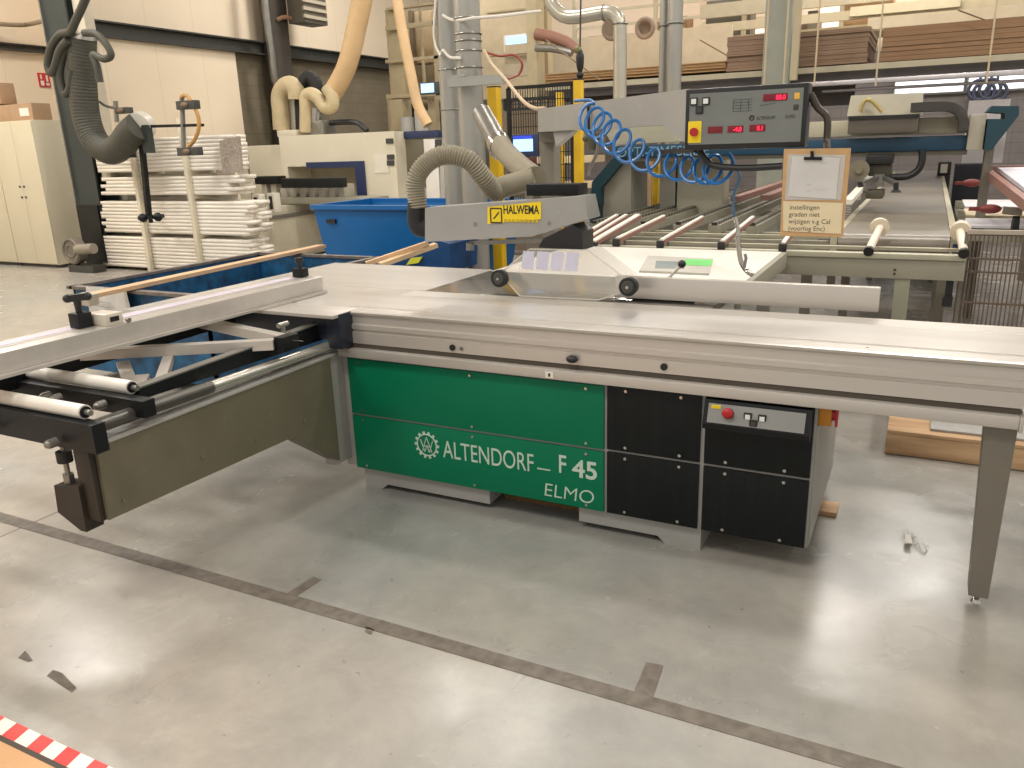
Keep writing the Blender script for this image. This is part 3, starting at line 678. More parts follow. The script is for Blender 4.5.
# ================================================================== things on the floor
def floor_strip(poly, m, name, th=.0015): return MB().prism(poly, 'z', .0005, .0005 + th).build(name, m)
tag(floor_strip([(-8, 1.935), (2.2, 1.935), (2.2, 2.0), (-8, 2.0)], tapem, 'floor_tape'), 'long worn dark tape line running across the concrete floor', 'floor tape')
tag(floor_strip([(-2.03, 2.0), (-1.985, 2.0), (-1.975, 2.135), (-2.02, 2.14)], tapem, 'floor_tape'), 'short dark tape tick behind the long line, left of centre', 'floor tape')
tag(floor_strip([(-.645, 2.0), (-.585, 2.0), (-.60, 2.16), (-.655, 2.155)], tapem, 'floor_tape'), 'short dark tape tick behind the long line, below the black covers', 'floor tape')
tag(floor_strip([(-1.616, 1.943), (-1.579, 1.940), (-1.571, 1.911), (-1.601, 1.917)], tapem, 'floor_tape'), 'tiny torn dark tape scrap at the front edge of the long line', 'floor tape')
# scuffs
mb = MB()
for q in ([(48, 671), (54, 668), (75, 684), (77, 692), (64, 686)], [(19, 656), (26, 652), (30, 658), (33, 661), (24, 660)]): pass
tag(MB().prism([(-2.413, 1.284), (-2.425, 1.313), (-2.382, 1.315), (-2.264, 1.285), (-2.256, 1.262), (-2.329, 1.272)], 'z', .0003, .0009).build('floor_stain', tapem), 'larger dark torn scuff stain on the floor near the striped tape', 'stain')
tag(MB().prism([(-2.599, 1.305), (-2.616, 1.340), (-2.581, 1.332), (-2.535, 1.316), (-2.545, 1.305)], 'z', .0003, .0009).build('floor_stain', tapem), 'smaller dark scuff stain on the floor at the far left', 'stain')
# striped hazard tape on the edge of a wooden board
hb = thing('floor_board', 'orange wood board corner edged with red and white striped tape, lower left', 'board', (-2.3, .9, 0))
MB().box(-4.2, -.9, .2, 1.02, .0, .018, .002).build('board', M('orange_plywood', (214, 166, 120), .6, var=.06, scale=4), hb)
MB().box(-4.2, -.9, 1.02, 1.04, .0, .012, .002).build('dark_edge', M('dark_edge_wood', (80, 70, 60), .7), hb)
tp = MB().box(-4.2, -.9, 1.042, 1.098, 0, .0022).build('striped_tape', M('white_tape', (240, 232, 222), .4), hb)
x0 = -2.280
for k in range(-4, 12):
    a_ = -2.385 + k * .118
    MB().prism([(a_, 1.042), (a_ + .058, 1.042), (a_ + .046, 1.098), (a_ - .012, 1.098)], 'z', .0022, .003).build('red_stripe', M('red_tape', (232, 60, 56), .4) if 'red_tape' not in bpy.data.materials else bpy.data.materials['red_tape'], tp)
# plastic wrap with a paper scrap
cr = thing('plastic_wrapper', 'crumpled clear plastic wrapper with white paper on the floor near the leg', 'litter', (0.095, 3.313, 0.000))
c = Vector((0.095, 3.332, 0.000)); mb = MB(); random.seed(11)
vs = {}
for i in range(9):
    for j in range(6):
        vs[i, j] = mb.bm.verts.new((c.x - .045 + i * .011 + random.uniform(-.006, .006) + j * .004, c.y + .08 - i * .018 + j * .012 + random.uniform(-.006, .006), .003 + random.random() * .02))
for i in range(8):
    for j in range(5): mb.bm.faces.new([vs[i, j], vs[i + 1, j], vs[i + 1, j + 1], vs[i, j + 1]])
mb.build('film', film, cr)
MB().prism([(c.x - .028, c.y - .02), (c.x + .0, c.y - .028), (c.x - .008, c.y + .05), (c.x - .03, c.y + .055)], 'z', .022, .024).build('paper_scrap', paper, cr)
tag(MB().box(-0.292, -0.209 , 3.48, 3.60, 0, .022, .002).build('wood_offcut', woodp), 'small light wood offcut lying on the floor by the black covers', 'wood')
o = tag(MB().box(-1.66, -1.22, 3.1, 3.7, 0, .018).build('sawdust_pile', sawdust), 'brown sawdust heaped in the gap under the green covers', 'sawdust'); o['kind'] = 'stuff'
# pallet behind the leg
pl = thing('wooden_pallet', 'low wooden pallet on the floor behind the support leg', 'pallet', (.9, 4.7, 0))
x0 = -0.057; 
MB().box(x0, 2.1, 4.36, 4.46, .005, .115, .004).build('front_beam', woodp, pl)
MB().box(x0, 2.1, 5.2, 5.3, .005, .115, .004).build('rear_beam', woodp, pl)
MB().box(x0, 2.1, 4.36, 5.3, .116, .136, .003).build('deck_board', woodp, pl)
MB().box(x0 + .2, 2.1, 4.42, 5.2, .1365, .15, .003).build('grey_sheet', grey, pl)
# ================================================================== background helper: box between two measured corners at one distance
def fbox(mb, q0, q1, y, d, bev=0.):
    return mb.box(q0[0], q1[0], y, y + d, q0[1], q1[1], bev)

# ---- white cabinets, boxes, exit sign
cx = -11.953
def cabinet(x1, label):
    t = thing('metal_cabinet', label, 'cabinet', (x1 - .5, 8.15, 0), 'tall cream cabinets on the left')
    MB().box(x1 - 1.0, x1, 7.92, 8.5, .05, 2.2, .004).build('body', cabm, t)
    MB().box(x1 - .98, x1 - .02, 7.96, 8.3, 0, .05).build('plinth', darkgrey, t)
    for s in (0, 1):
        d = MB().box(x1 - 1.0 + s * .5 + .003, x1 - .5 + s * .5 - .003, 7.90, 7.92, .06, 2.19, .003).build('door', cabm, t)
        hx = x1 - .5 + (.05 if s else -.05)
        for hz in (1.24, 1.08): MB().box(hx - .012, hx + .012, 7.885, 7.9, hz - .015, hz + .015).build('handle', darkgrey, d)
    return t
cabinet(cx, 'tall cream two-door cabinet nearest the dark column, left of the plank rack')
cabinet(cx - 1.01, 'tall cream two-door cabinet at the left picture edge, farther from the column')
b = MB().box(-12.779 - .25, -12.012, 8.0, 8.3, 2.2, 2.444, .004).build('cardboard_box', card)
tag(b, 'low flat brown cardboard box on top of the cream cabinet', 'box')
MB().box(-12.309, -12.095, 7.995, 8.0, 2.266, 2.378).build('shipping_label', paper, b)
b = MB().box(-12.939 - .6, -12.789, 8.05, 8.3, 2.466 + .004, 2.775, .004).build('cardboard_box', card)
tag(b, 'taller brown cardboard box at the left picture edge, stacked on the low box', 'box')
sg = MB().box(-14.2, -14.18, 9.680, 9.888, 2.866, 3.101, .002).build('emergency_sign', M('sign_red', (208, 40, 48), .4))
tag(sg, 'small red and white safety sign on the cream wall beside the column', 'sign')
y0, y1, z0, z1 = 9.680, 9.888, 2.866, 3.101
dy, dz = y1 - y0, z1 - z0
mb = MB(); mb.box(-14.18, -14.176, y0 + dy * .12, y0 + dy * .42, z0 + dz * .1, z0 + dz * .45); mb.box(-14.18, -14.176, y0 + dy * .15, y0 + dy * .3, z0 + dz * .55, z0 + dz * .88)
mb.box(-14.18, -14.176, y0 + dy * .6, y0 + dy * .88, z0 + dz * .12, z0 + dz * .3); mb.box(-14.18, -14.176, y0 + dy * .66, y0 + dy * .82, z0 + dz * .4, z0 + dz * .85)
mb.build('white_pictograms', letterw, sg)

# ---- steel column with conduits and hoses
co = thing('steel_column', 'dark steel roof column with a grey side strip beside the cream cabinet', 'column', (-11.4, 8.25, 0))
mb = MB(); mb.prism([(-11.55, 8.1), (-11.0, 8.1), (-11.0, 8.13), (-11.255, 8.13), (-11.255, 8.42), (-11.0, 8.42), (-11.0, 8.45), (-11.55, 8.45), (-11.55, 8.42), (-11.295, 8.42), (-11.295, 8.13), (-11.55, 8.13)], 'z', .03, 7.2)
mb.build('h_beam', gunmetal, co)
MB().box(-11.7, -11.1, 7.95, 8.5, 0, .03).build('base_plate', darkgrey, co)
MB().box(-10.98, -10.78, 8.2, 8.36, 1.3, 7.2, .004).build('cable_duct', M('pale_grey_duct', (206, 196, 176), .5), co)
MB().cyl((-11.5, 8.07, 1.0), (-11.5, 8.07, 7.2), .012).build('conduit', zinc, co)
MB().box(-11.5, -11.02, 8.06, 8.1, .1, .95).build('bolted_plate', blacks, co)
hs = thing('suction_hose', 'thick dark corrugated suction hose bending up from the column to the right', 'hose', (-10.122, 7.600, 1.730))
MB().tube([(-10.090, 7.600, 3.164), (-10.171, 7.600, 2.877), (-10.255, 7.600, 2.507), (-10.281, 7.600, 2.126), (-10.175, 7.600, 1.836), (-9.924, 7.600, 1.712), (-9.666, 7.600, 1.783), (-9.476, 7.600, 1.917), (-9.281, 7.600, 2.010)], .175, 20, ribs=(.045, .005), smooth=8).build('corrugated_tube', hosedark, hs)
MB().cyl((-10.096, 7.600, 3.140), (-10.080, 7.600, 3.199), .19, .17).build('end_cap', zinc, hs)
MB().cyl((-9.323, 7.600, 1.993), (-9.384, 7.750, 2.027), .18, .18).build('pipe_collar', M('white_collar', (206, 202, 190), .4), hs)
for pts, r, nm, m in (
    ([(-9.380, 7.400, 3.834), (-9.653, 7.400, 3.526), (-9.911, 7.400, 3.295), (-10.041, 7.400, 3.189), (-10.246, 7.400, 3.170), (-10.472, 7.400, 3.031), (-10.596, 7.400, 2.831), (-10.565, 7.400, 2.729), (-10.458, 7.400, 2.809), (-10.299, 7.400, 2.993), (-10.107, 7.400, 3.099)], .052, 'looped_hose', 1),
    ([(-10.129, 7.450, 3.129), (-10.327, 7.450, 2.938), (-10.460, 7.450, 2.701), (-10.445, 7.450, 2.474), (-10.333, 7.450, 2.506), (-10.201, 7.450, 2.746)], .05, 'looped_hose', 1),
    ([(-9.777, 7.400, 3.155), (-9.555, 7.400, 3.124), (-9.400, 7.400, 2.995), (-9.342, 7.400, 2.862), (-9.483, 7.400, 2.826), (-9.677, 7.400, 2.887), (-9.637, 7.400, 2.753), (-9.631, 7.400, 2.561)], .045, 'looped_hose', 1)):
    o = MB().tube(pts, r, 12, smooth=8).build(nm, hosedark)
    tag(o, {0.052: 'grey hose dropping from above and looping left of the corrugated suction hose', .05: 'slim grey hose loop hanging in front of the dark column', .045: 'slim grey hose looping out right of the suction hose cap'}[r], 'hose')
wb = MB().tube([(-14.050, 8.759, 3.795), (-13.900, 9.300, 3.808), (-13.800, 9.449, 3.830), (-12.600, 8.886, 3.708), (-11.800, 8.419, 3.518), (-11.500, 8.266, 3.396)], .035, 8, smooth=5).build('cable_run', M('beige_cable', (150, 132, 108), .6))
tag(wb, 'beige cable bundle running along the upper left wall to the column', 'cable')

mo = thing('motor_fan', 'grey electric motor with round fan cover standing at the column foot', 'motor', (-11.327, 7.750, 0.021))
q = Vector((-11.286, 7.700, 0.313)); MB().cyl(q, q + Vector((.0, .12, 0)), .20, .20, 28).ring(q, .17, .02).ring(q, .09, .015).build('fan_cover', M('motor_grey', (124, 116, 104), .5, .3), mo)
MB().cyl(q + Vector((.18, -.02, .03)), q + Vector((.5, .02, .05)), .075).build('motor_body', M('motor_pale', (150, 142, 128), .5, .3), mo)
MB().box(q.x - .1, q.x + .45, q.y - .02, q.y + .2, .0, .1).bar((q.x, q.y + .06, .08), (q.x, q.y + .06, q.z - .1), .08, .05).build('foot', darkgrey, mo)

# ---- plank rack
rk = thing('plank_rack', 'cantilever rack with cream posts carrying long white profiles by the left wall', 'rack', (-9.6, 8.5, 0))
rx = [-10.029, -8.998]
for x in rx:
    p_ = MB().box(x - .035, x + .035, 8.0, 8.06, .0, 2.099, .003).build('post', cream, rk)
for x in rx:
    for z in (.05, .56, 1.10, 1.42): MB().box(x - .03, x + .03, 8.06, 8.50, z - .05, z - .005).build('arm', cream, rk)
MB().box(-11.1, -8.6, 8.50, 8.54, .0, 1.4).build('rear_frame', whiteprof, rk)
random.seed(5)
plank = None; cnt = 0
def plankstack(z0, z1, x0, x1, label, group, jit, rows=3):
    h = .05; z = z0; global_first = None
    nlev = int((z1 - z0) / h)
    for k in range(nlev):
        for r in range(rows):
            a = x0 + random.uniform(0, jit); b_ = x1 - random.uniform(0, jit)
            y = 8.075 + r * .205 + random.uniform(0, .005)
            if global_first is None:
                t = MB().box(0, x1 - x0, 0, .19, 0, h - .0015).build('white_plank', whiteprof)
                for v in t.data.vertices: v.co += Vector(((x1 - x0) / 2, .095, 0))
                t.location = (a, y, z); tag(t, label, 'plank', group); global_first = t
                t.data.polygons[0].use_smooth = False
            else:
                c_ = global_first.copy(); COL.objects.link(c_); c_.location = (a, y, z)
        z += h
plankstack(.05, .50, -11.2, -8.12, 'long white plank lying in the bottom tier of the plank rack', 'white planks, bottom tier', .10, 2)
plankstack(.56, 1.05, -11.0, -8.1, 'long white plank lying in the second tier of the plank rack', 'white planks, second tier', .12, 2)
plankstack(1.10, 1.36, -10.9, -8.35, 'long white plank lying in the third tier of the plank rack', 'white planks, third tier', .16, 2)
plankstack(1.42, 1.88, -10.9, -8.32, 'long white plank lying in the top tier of the plank rack', 'white planks, top tier', .04, 2)
o = MB().prism([(-8.325, 1.789), (-7.981, 1.840), (-8.006, 1.391), (-8.348, 1.371)], 'y', 8.06, 8.02).build('plank_bundle', honey)
tag(o, 'speckled bundle of profile ends at the right end of the top tier', 'bundle')
MB().box(-8.3, -8.15, 8.03, 8.06, 1.5, 1.54).build('strap', whiteprof, o)

# ---- pneumatic lifter in front of the rack
vl = thing('panel_lifter', 'black vacuum panel lifter with crossbar and gripper pads before the plank rack', 'lifter', (-9.475, 7.700, 0.803))
Y = 7.7
MB().bar((-9.392, 7.700, 1.901), (-9.485, 7.700, 0.843), .07, .05).build('mast', blacks, vl)
MB().bar((-9.566, 7.600, 0.824), (-9.211, 7.700, 0.846), .06, .05).sphere((-9.487, 7.600, 0.825), .06).sphere((-9.190, 7.600, 0.842), .06).bar((-9.743, 7.900, 0.864), (-9.093, 7.400, 0.809), .05, .05).build('foot_cross', blacks, vl)
MB().bar((-9.309, 7.700, 2.005), (-8.236, 7.700, 1.983), .04, .035).build('crossbar', blacks, vl)
MB().box(-9.293, -9.161, 7.62, 7.7, 1.670, 2.020).build('control_box', gunmetal, vl)
MB().cyl((-8.537, 7.700, 2.320), (-8.639, 7.700, 1.666), .03).build('vertical_tube', zinc, vl)
MB().cyl((-9.779, 7.700, 2.347), (-9.817, 7.700, 2.082), .03).build('vertical_tube', zinc, vl)
for (a_, b_) in (((-8.576, 2.177), (-8.255, 2.281)), ((-8.677, 1.618), (-8.315, 1.720)), ((-9.721, 2.179), (-9.487, 2.256)), ((-9.805, 1.617), (-9.562, 1.715))):
    g = fbox(MB(), a_, b_, 7.62, .1, .006).build('gripper_pad', darkgrey, vl)
    MB().sphere(((a_[0] + b_[0]) / 2, 7.61, (a_[1] + b_[1]) / 2), .04, (1.6, .6, .8)).build('suction_cup', M('brown_cup', (120, 96, 74), .6), g)
MB().tube([(-8.508, 7.660, 2.329), (-8.401, 7.660, 2.335), (-8.291, 7.660, 2.188), (-8.255, 7.660, 2.019), (-8.343, 7.660, 1.842), (-8.553, 7.660, 1.689)], .024, 8, smooth=6).build('air_line', M('ochre_line', (186, 142, 78), .5), vl)
MB().tube([(-10.220, 7.800, 2.359), (-10.047, 7.750, 2.298), (-9.811, 7.700, 2.260)], .018, 8, smooth=4).build('air_line', zinc, vl)

# ---- cream machining centre behind
CY = 10.0
cn = thing('machining_centre', 'large cream machining centre with navy trimmed window behind the plank rack', 'machine', (-8, 11, 0))
mb = MB()
a0, a1 = (-9.417, -0.237), (-6.900, 1.864)
w0, w1 = (-8.758, 0.552), (-7.523, 1.331)
x0, z1, x1 = -9.109, 1.863, -6.861
x1 = -6.935
wx0, wx1, wz0, wz1 = -8.996, -7.683, 0.681, 1.403
mb.prism([(x0, .35), (wx0, .35), (wx0, wz1), (wx1, wz1), (wx1, .2), (x1, .2), (x1, z1), (x0, z1)], 'y', CY, CY + .55)
mb.build('hood', cream, cn)
MB().box(x0, x1, CY + .56, CY + .62, .2, z1 - .02).build('inner_wall', M('grey_inner', (196, 188, 166), .6), cn)
nx0 = -8.595
MB().prism([(nx0, 1.374), (nx0, 1.462), (-7.500, 1.462), (-7.500, 0.955), (-7.666, 0.955), (-7.666, 1.374)], 'y', CY - .03, CY).build('navy_trim', navy, cn)
MB().box(x0 - 1.9, x0 - .02, CY + .5, CY + 1.6, 0, z1 - .12, .006).build('side_cabinet', cream, cn)
MB().box(x0 - 1.2, x0 - 1.17, CY + .485, CY + .5, .1, z1 - .15).build('door_gap', greyd, cn)
MB().box(-7.319, -7.069, CY - .008, CY, 1.284, 1.553).build('control_plate', M('pale_plate', (226, 218, 200), .5), cn)
for u, v in ((391, 158), (391, 164), (390, 141)): MB().box(*(lambda q: (q[0] - .06, q[0] + .06, CY - .02, CY, q[1] - .035, q[1] + .035))({(391, 158): (-7.019, 1.507), (391, 164): (-7.027, 1.423), (390, 141): (-7.016, 1.730), (391, 177): (-7.046, 1.210), (377, 193): (-7.318, 0.996), (384, 193): (-7.191, 0.996)}[(u, v)])).build('push_button', darkgrey if v < 180 else greyd, cn)
# cabin right of it
qa, qb = (-7.235, 0.421), (-6.380, 1.818)
MB().box(qa[0] + .06, qb[0], CY + .3, CY + .8, .2, qb[1], .006).build('cabin', M('pale_grey_cabin', (206, 202, 192), .5), cn)
MB().box(qa[0] + .04, qb[0] + .03, CY + .24, CY + .9, 1.761, 1.858, .004).build('navy_top', navy, cn)
MB().box(-7.111, -6.617, CY + .27, CY + .3, 1.050, 1.750, .003).build('window', glassg, cn)
MB().box(-6.604, -6.381, CY + .25, CY + .27, 0.789, 1.739, .003).build('door_leaf', white, cn)
for p in ((-6.344, 1.680), (-6.351, 1.584)): MB().box(p[0] - .05, p[0] + .05, CY + .22, CY + .25, p[1] - .05, p[1] + .05).build('hinge', darkgrey, cn)
# bed in front, with long tray
bz = 0.780
MB().box(-7.25, -6.3, 7.1, 9.3, .25, .28).build('pale_tray', M('pale_tray', (224, 214, 194), .5), cn)
MB().box(-7.2, -6.4, 7.3, 9.1, 0, .25).build('tray_foot', greyd, cn)
MB().box(-9.3, -8.4, 8.6, 11.0, .1, .70, .01).build('bed', M('bed_cream', (204, 194, 170), .5), cn)
MB().box(-8.46, -8.38, 8.6, 11.0, .70, .75, .004).build('guide_rail', zinc, cn)
MB().box(-9.2, -8.52, 8.7, 11.0, .702, .86, .006).build('carriage', M('bed_cream_upper', (212, 204, 182), .5), cn)
MB().box(-9.25, -7.0, 9.5, 9.85, .87, .97, .01).build('cross_table', machgrey, cn)
for p in ((-8.430, 8.650, 0.949), (-8.243, 8.750, 0.956)):
    c_ = MB().box(p[0] - .07, p[0] + .07, p[1], p[1] + .12, p[2] - .14, p[2] + .12, .01).build('clamp_block', M('white_clamp', (218, 212, 198), .5), cn)
    MB().box(p[0] - .03, p[0] + .03, p[1] - .01, p[1], p[2] - .1, p[2] + .08, .004).build('slot', black, c_)
random.seed(2)
for k in range(9):
    x = -9.158 + k * .185
    MB().box(x, x + .11, 9.55, 9.8, .97, 1.1 + random.random() * .08, .01).build('suction_pod', M('pod_grey', (176, 170, 156), .5) if 'pod_grey' not in bpy.data.materials else bpy.data.materials['pod_grey'], cn)
MB().box(-8.575, -7.458, 9.35, 9.5, 1.110, 1.252, .02).build('brush_curtain', blacks, cn)
MB().box(-9.236, -8.773, 9.5, 9.7, 1.162, 1.281, .02).build('brush_curtain', blacks, cn)
# spindle heads and hoses above
MB().box(-9.509, -9.339, 10.7, 10.9, z1, 2.483, .01).build('spindle_tower', M('pale_tower', (214, 208, 190), .5), cn)
MB().box(-9.501, -9.104, 10.4, 10.9, z1, z1 + .1, .01).build('tower_base', cream, cn)
MB().box(-8.951, -8.627, 10.5, 10.8, z1, 2.083, .01).build('spindle_head', zinc, cn)
MB().cyl((-8.841, 10.600, 2.085), (-8.815, 10.600, 2.281), .1).build('spindle_motor', chrome, cn)
MB().tube([(-9.235, 10.700, 1.946), (-9.180, 10.700, 2.499), (-9.091, 10.700, 2.691), (-8.959, 10.700, 2.758), (-8.852, 10.700, 2.646), (-8.838, 10.700, 2.436)], .10, 12, smooth=6, ribs=(.05, .004)).build('energy_chain', rubber, cn)
MB().tube([(-8.684, 10.700, 2.049), (-8.343, 10.700, 2.051), (-8.091, 10.700, 2.026), (-7.930, 10.700, 1.900)], .045, 10, smooth=6).build('black_pipe', black, cn)
def hose(pts, r, m, name, label, rb=None, sm=8):
    o = MB().tube([Vector(p) for p in pts], r, 16, smooth=sm, ribs=rb).build(name, m); tag(o, label, 'hose'); return o
hose([(-9.568, 10.600, 1.974), (-9.547, 10.600, 2.253), (-9.537, 10.600, 2.469), (-9.453, 10.600, 2.601), (-9.299, 10.600, 2.653), (-9.186, 10.600, 2.571), (-9.186, 10.600, 2.420)], .14, hosecream, 'suction_hose', 'cream bent hose elbow above the left of the machining centre', (.04, .003))
hose([(-8.982, 10.500, 1.922), (-8.933, 10.500, 2.284), (-8.911, 10.500, 2.448), (-8.785, 10.500, 2.485), (-8.655, 10.500, 2.405), (-8.552, 10.500, 2.281), (-8.412, 10.500, 2.289), (-8.395, 10.500, 2.435), (-8.476, 10.500, 2.571)], .10, hosecream, 'suction_hose', 'cream S-shaped hose above the machining centre', (.04, .003))
hose([(-7.644, 10.600, 4.134), (-7.757, 10.600, 3.745), (-7.884, 10.600, 3.416), (-8.012, 10.600, 3.105), (-8.156, 10.600, 2.831), (-8.337, 10.600, 2.611), (-8.492, 10.600, 2.459)], .15, hosetan, 'suction_hose', 'thick tan hose hanging from above to the machining centre', (.05, .002))
hose([(-6.917, 10.200, 3.990), (-6.868, 10.200, 3.606), (-6.794, 10.200, 3.084), (-6.714, 10.200, 2.617), (-6.628, 10.200, 2.209), (-6.479, 10.200, 1.931)], .075, hosetan, 'suction_hose', 'slim tan hose hanging down left of the grey ducts')

# ---- wall fittings left
t = thing('unit_heater', 'grey louvred unit heater mounted high on the left wall', 'heater', (-11.000, 13.183, 4.046))
hx = -11.0
q0, q1 = (-11.100, 13.182, 4.038), (-11.100, 13.909, 4.116)
MB().box(-11.3, -10.9, q0[1] - .15, q1[1] - .2, q0[2] - .05, q0[2] + 1.2, .01).build('casing', M('heater_grey', (108, 102, 90), .5), t)
for k in range(8): MB().box(-10.9, -10.86, q0[1] - .2, q1[1] - .25, q0[2] + .02 + k * .14, q0[2] + .08 + k * .14).build('louvre', M('louvre_pale', (176, 166, 146), .5) if 'louvre_pale' not in bpy.data.materials else bpy.data.materials['louvre_pale'], t)
MB().tube([(-11.400, 12.821, 4.043), (-11.300, 12.940, 4.100), (-11.200, 13.129, 4.059)], .04, 8, smooth=3).build('supply_pipe', M('copper_tan', (156, 120, 90), .5), t)
t = thing('steel_column', 'dark wall column with a downpipe behind the machining centre', 'column', (-11.500, 12.541, 2.026))
y_c = 12.869
MB().box(-11.66, -11.4, y_c - .2, y_c + .25, 0, 7.2).build('h_beam', M('column_grey', (74, 68, 60), .55), t)
MB().tube([(-11.300, 12.451, 4.837), (-11.300, 12.440, 4.163), (-11.300, 12.457, 3.475), (-11.300, 12.476, 2.946), (-11.300, 12.597, 2.681), (-11.300, 12.491, 2.038)], .07, 10, smooth=4).build('downpipe', zinc, t)

# ---- blue bin
bn = thing('waste_bin', 'large blue plastic waste bin with sloping sides behind the saw', 'bin', (-4.6, 7.1, 0))
def rimpt(q): return Vector(q)
rz = 1.08
A4 = [Vector((-5.545, 6.474, 1.080)), Vector((-3.652, 6.053, 1.080)), Vector((-4.116, 7.184, 1.080)), Vector((-5.964, 7.434, 1.080))]
A4[1].y = A4[0].y; A4[2] = Vector((A4[1].x, A4[3].y, rz)); A4[3].x = A4[0].x
B4 = [Vector((p.x + (.13 if i in (0, 3) else -.12), p.y + (.1 if i < 2 else -.15), .12)) for i, p in enumerate(A4)]
mb = MB(); V = mb._v(A4 + B4)
for i in range(4): mb.bm.faces.new([V[i], V[(i + 1) % 4], V[4 + (i + 1) % 4], V[4 + i]])
mb.bm.faces.new(V[4:])
inn = [p + Vector((.03 if i in (0, 3) else -.03, .03 if i < 2 else -.03, 0)) for i, p in enumerate(A4)]
inb = [p + Vector((.03 if i in (0, 3) else -.03, .03 if i < 2 else -.03, .04)) for i, p in enumerate(B4)]
V2 = mb._v(inn + inb)
for i in range(4): mb.bm.faces.new([V2[i], V2[4 + i], V2[4 + (i + 1) % 4], V2[(i + 1) % 4]]); mb.bm.faces.new([V[i], V2[i], V2[(i + 1) % 4], V[(i + 1) % 4]])
mb.bm.faces.new(V2[4:])
mb.build('tub', bluep, bn)
mb = MB()
for i in range(4): mb.bar(A4[i], A4[(i + 1) % 4], .07, .04)
mb.build('rim', bluep, bn)
MB().box(A4[0].x + .16, A4[0].x + .27, A4[0].y - .01, A4[0].y + .03, rz - .16, rz - .12).build('maker_badge', black, bn)
for x in (A4[0].x + .4, A4[1].x - .4): MB().cyl((x - .02, A4[0].y + .3, .08), (x + .02, A4[0].y + .3, .08), .08).cyl((x - .02, A4[3].y - .3, .08), (x + .02, A4[3].y - .3, .08), .08).build('castor', rubber, bn)

# ---- worn blue steel container with planks
ct = thing('scrap_container', 'long worn blue steel scrap container standing left behind the crosscut fence', 'container', (-4.9, 5.4, 0))
X0, X1, Y0, Y1, ZR = -5.60, -4.24, 3.78, 5.70, .70
for nm, bx in (('wall_panel', (X0, X0 + .02, Y0, Y1)), ('wall_panel', (X1 - .02, X1, Y0, Y1)), ('wall_panel', (X0, X1, Y0, Y0 + .02)), ('wall_panel', (X0, X1, Y1 - .02, Y1))):
    MB().box(bx[0], bx[1], bx[2], bx[3], .1, ZR).build(nm, bluesteel, ct)
MB().box(X0, X1, Y0, Y1, .08, .1).build('bottom', bluesteel, ct)
mb = MB(); mb.box(X0 - .03, X0 + .03, Y0 - .03, Y1 + .03, ZR, ZR + .022).box(X1 - .03, X1 + .03, Y0 - .03, Y1 + .03, ZR, ZR + .022).box(X0, X1, Y0 - .03, Y0 + .03, ZR, ZR + .022).box(X0, X1, Y1 - .03, Y1 + .03, ZR, ZR + .022)
mb.build('rim', M('rusty_rim', (128, 118, 110), .6, .2, var=.2, scale=14), ct)
for x in (X0 + .12, X1 - .12):
    for y in (Y0 + .3, Y1 - .3): MB().box(x - .05, x + .05, y - .06, y + .06, 0, .08).build('runner', darkgrey, ct)
# white sack hanging over the near end
sk = MB(); random.seed(8)
vs = {}
for i in range(9):
    for j in range(8):
        x = X0 + .22 + i * .055; z = ZR + .035 - j * .07
        vs[i, j] = sk.bm.verts.new((x + .01 * math.sin(j * 1.3), Y0 - .045 - .012 * math.sin(i * 1.7 + j) - random.random() * .008, z))
for i in range(8):
    for j in range(7): sk.bm.faces.new([vs[i, j], vs[i + 1, j], vs[i + 1, j + 1], vs[i, j + 1]])
so = sk.build('white_sack', M('white_film', (214, 210, 202), .4), ct); lab(so, 'white printed plastic sack hung over the near end')
text('ELENE', 'lettering', letterk, so, (X0 + .42, Y0 - .09, ZR - .36), .09, sx=1.0, depth=.0006)
for k in range(3): MB().bar((X0 + .32, Y0 - .075, ZR - .06 - k * .035), (X0 + .5, Y0 - .078, ZR - .07 - k * .035), .001, .01, (0, 1, 0)).build('printed_line', M('print_grey', (120, 120, 124), .6) if 'print_grey' not in bpy.data.materials else bpy.data.materials['print_grey'], so)
pz = ZR + .03
o = MB().bar((-4.908, 3.379, 0.745), (-5.147, 6.081, 0.745), .10, .028).build('wood_plank', wood); tag(o, 'long light wood plank lying across the blue scrap container', 'plank')
o = MB().bar((-4.747, 3.253, 0.770), (-4.652, 3.266, 0.760), .08, .07).build('wood_block', M('pale_block', (180, 170, 152), .7)); tag(o, 'pale block at the near end of the long plank on the scrap container', 'block')
o = MB().bar((-3.424, 4.487, 0.860), (-3.084, 4.766, 0.980), .06, .03).build('wood_plank', wood); tag(o, 'pinkish wood plank leaning behind the saw table below the guard arm, left one', 'plank')
o = MB().bar((-3.295, 4.472, 0.860), (-3.055, 4.822, 0.960), .07, .03).build('wood_plank', M('planed_wood_pale', (220, 190, 150), .6, var=.1, stretch=(6, .5, 6))); tag(o, 'paler wood plank leaning behind the saw table below the guard arm, right one', 'plank')
o = thing('covered_machine', 'blue machine cover with a yellow label low behind the saw table', 'equipment', (-3.616, 5.600, 0.712))
MB().prism([(-4.044, 0.646), (-3.427, 0.636), (-3.413, 0.865), (-3.545, 0.894), (-3.912, 0.752)], 'y', 5.6, 6.1).build('cover', M('dark_blue_cover', (14, 70, 124), .4, var=.2), o)
MB().prism([(-3.843, 0.682), (-3.722, 0.703), (-3.678, 0.754), (-3.788, 0.742)], 'y', 5.6, 5.58).build('yellow_label', M('lime_label', (214, 212, 60), .5), o)
MB().box(-3.761 - .3, -3.761 + .5, 5.7, 6.0, 0, .45).build('chassis', black, o)

